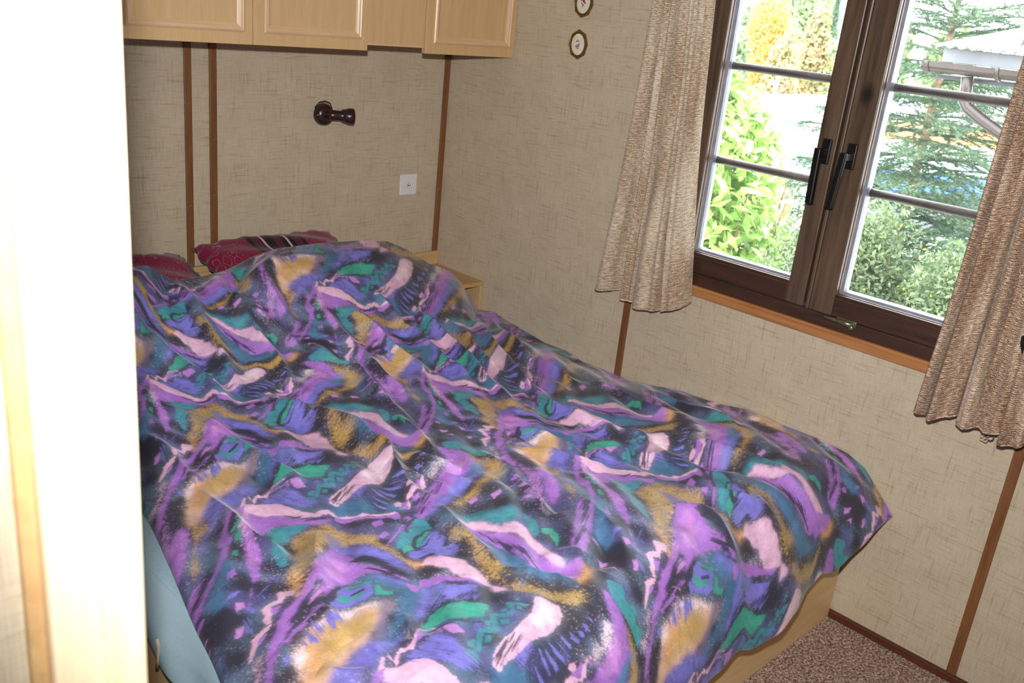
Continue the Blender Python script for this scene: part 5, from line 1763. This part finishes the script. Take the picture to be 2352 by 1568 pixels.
prism('sill_band', [at(1992, 372), at(2100, 384), at(2290, 400), at(2286, 414), at(2098, 398), at(1990, 386)], 0.46, M['cwhite'], aw, AO)
prism('blue_panel', [at(2006, 384), at(2100, 396), at(2240, 412), at(2236, 480), at(2110, 470), at(2000, 446)], 0.45, M['blue'], aw, AO)
prism('post', [at(1996, 352, 8.95), at(2002, 352, 8.95), at(1988, 430, 8.95), at(1982, 430, 8.95)], 0.05, M['redpost'], aw, AO)
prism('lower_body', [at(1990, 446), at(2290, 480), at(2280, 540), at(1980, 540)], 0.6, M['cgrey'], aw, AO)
tag(aw, 'white caravan with orange awning valance and blue side panel', 'caravan')
# pale post beside the laurel
wp = empty('fence_post', at(1606, 640, 3.4))
PO = Vector(at(1606, 640, 3.4))
prism('post', [at(1600, 395, 3.4), at(1640, 400, 3.4), at(1612, 700, 3.4), at(1578, 700, 3.4)], 0.06, M['cwhite'], wp, PO)
prism('cap', [at(1590, 380, 3.38), at(1668, 398, 3.38), at(1672, 412, 3.38), at(1590, 396, 3.38)], 0.10, M['cwhite'], wp, PO)
tag(wp, 'pale square post at the left edge of the laurel bush', 'post')

# trees beyond the caravans
def back_tree(kind, u, vtop, x, wpx, mat, name, label, seed, n=15000, size=0.16):
    top = pl(u, vtop, 0, x)
    rad = abs(pl(u + wpx, vtop, 0, x)[1] - top[1])
    base = Vector((x, top[1], GZ))
    t = empty(name, base)
    h = top[2] - GZ
    tube_obj('trunk', [(0, 0, 0), (0, 0, h * .55), (0, 0, h * .96)], [0.16, 0.11, 0.02], M['bark'], t, 7)
    r = np.random.default_rng(seed)
    if kind == 'cone':
        tt = r.random(n) ** 0.62
        a = r.uniform(0, 2 * math.pi, n)
        layer = 0.75 + 0.25 * np.sin(tt * 46)
        q = rad * tt * layer * np.sqrt(r.uniform(0.25, 1, n))
        pts = np.stack([q * np.cos(a), q * np.sin(a), h - tt * h * 0.93], 1)
    else:
        pts = blob_points((0, 0, h * 0.56), (rad * 1.15, rad * 1.15, h * 0.50), n, seed, 26)
    foliage('crown', pts, size, 0.55, mat, t, seed)
    tag(t, label, 'tree', 'trees beyond the caravans')

back_tree('cone', 1700, -70, 22, 42, M['darkfir'], 'fir_tree', 'dark blue green fir left of the yellow tree', 41)
back_tree('ball', 1784, -56, 19, 44, M['yellowleaf'], 'birch_tree', 'golden yellow autumn tree behind the caravan roof', 42, 26000, size=0.085)
back_tree('ball', 1862, -20, 24, 40, M['forest'], 'broadleaf_tree', 'pale green tree just right of the yellow tree', 43)
back_tree('ball', 1890, 30, 17, 42, M['forest2'], 'rowan_tree', 'russet tinged low tree right of the yellow tree', 44, size=0.15)
back_tree('ball', 1815, 58, 15, 40, M['forest2'], 'hazel_tree', 'low reddish green tree directly behind the mast', 45, size=0.14)
back_tree('ball', 1700, 50, 15, 34, M['forest'], 'willow_tree', 'low green tree behind the top of the laurel', 46, size=0.14)
back_tree('cone', 1930, -20, 27, 40, M['darkfir'], 'fir_tree', 'tall fir behind the middle window stiles', 47)
back_tree('ball', 2070, 0, 20, 50, M['forest'], 'broadleaf_tree', 'pale tree glimpsed behind the tip of the spruce', 48)
back_tree('ball', 2200, 60, 16, 60, M['forest'], 'lime_tree', 'green tree behind the shed and orange awning', 49, size=0.15)
back_tree('ball', 1745, -30, 28, 40, M['forest'], 'ash_tree', 'distant tree between the dark fir and the yellow tree', 50)
back_tree('ball', 1830, -40, 36, 40, M['forest'], 'ash_tree', 'distant pale tree behind the yellow tree', 51)
back_tree('ball', 1910, -30, 44, 40, M['forest'], 'ash_tree', 'distant pale tree next to the middle stile', 52)
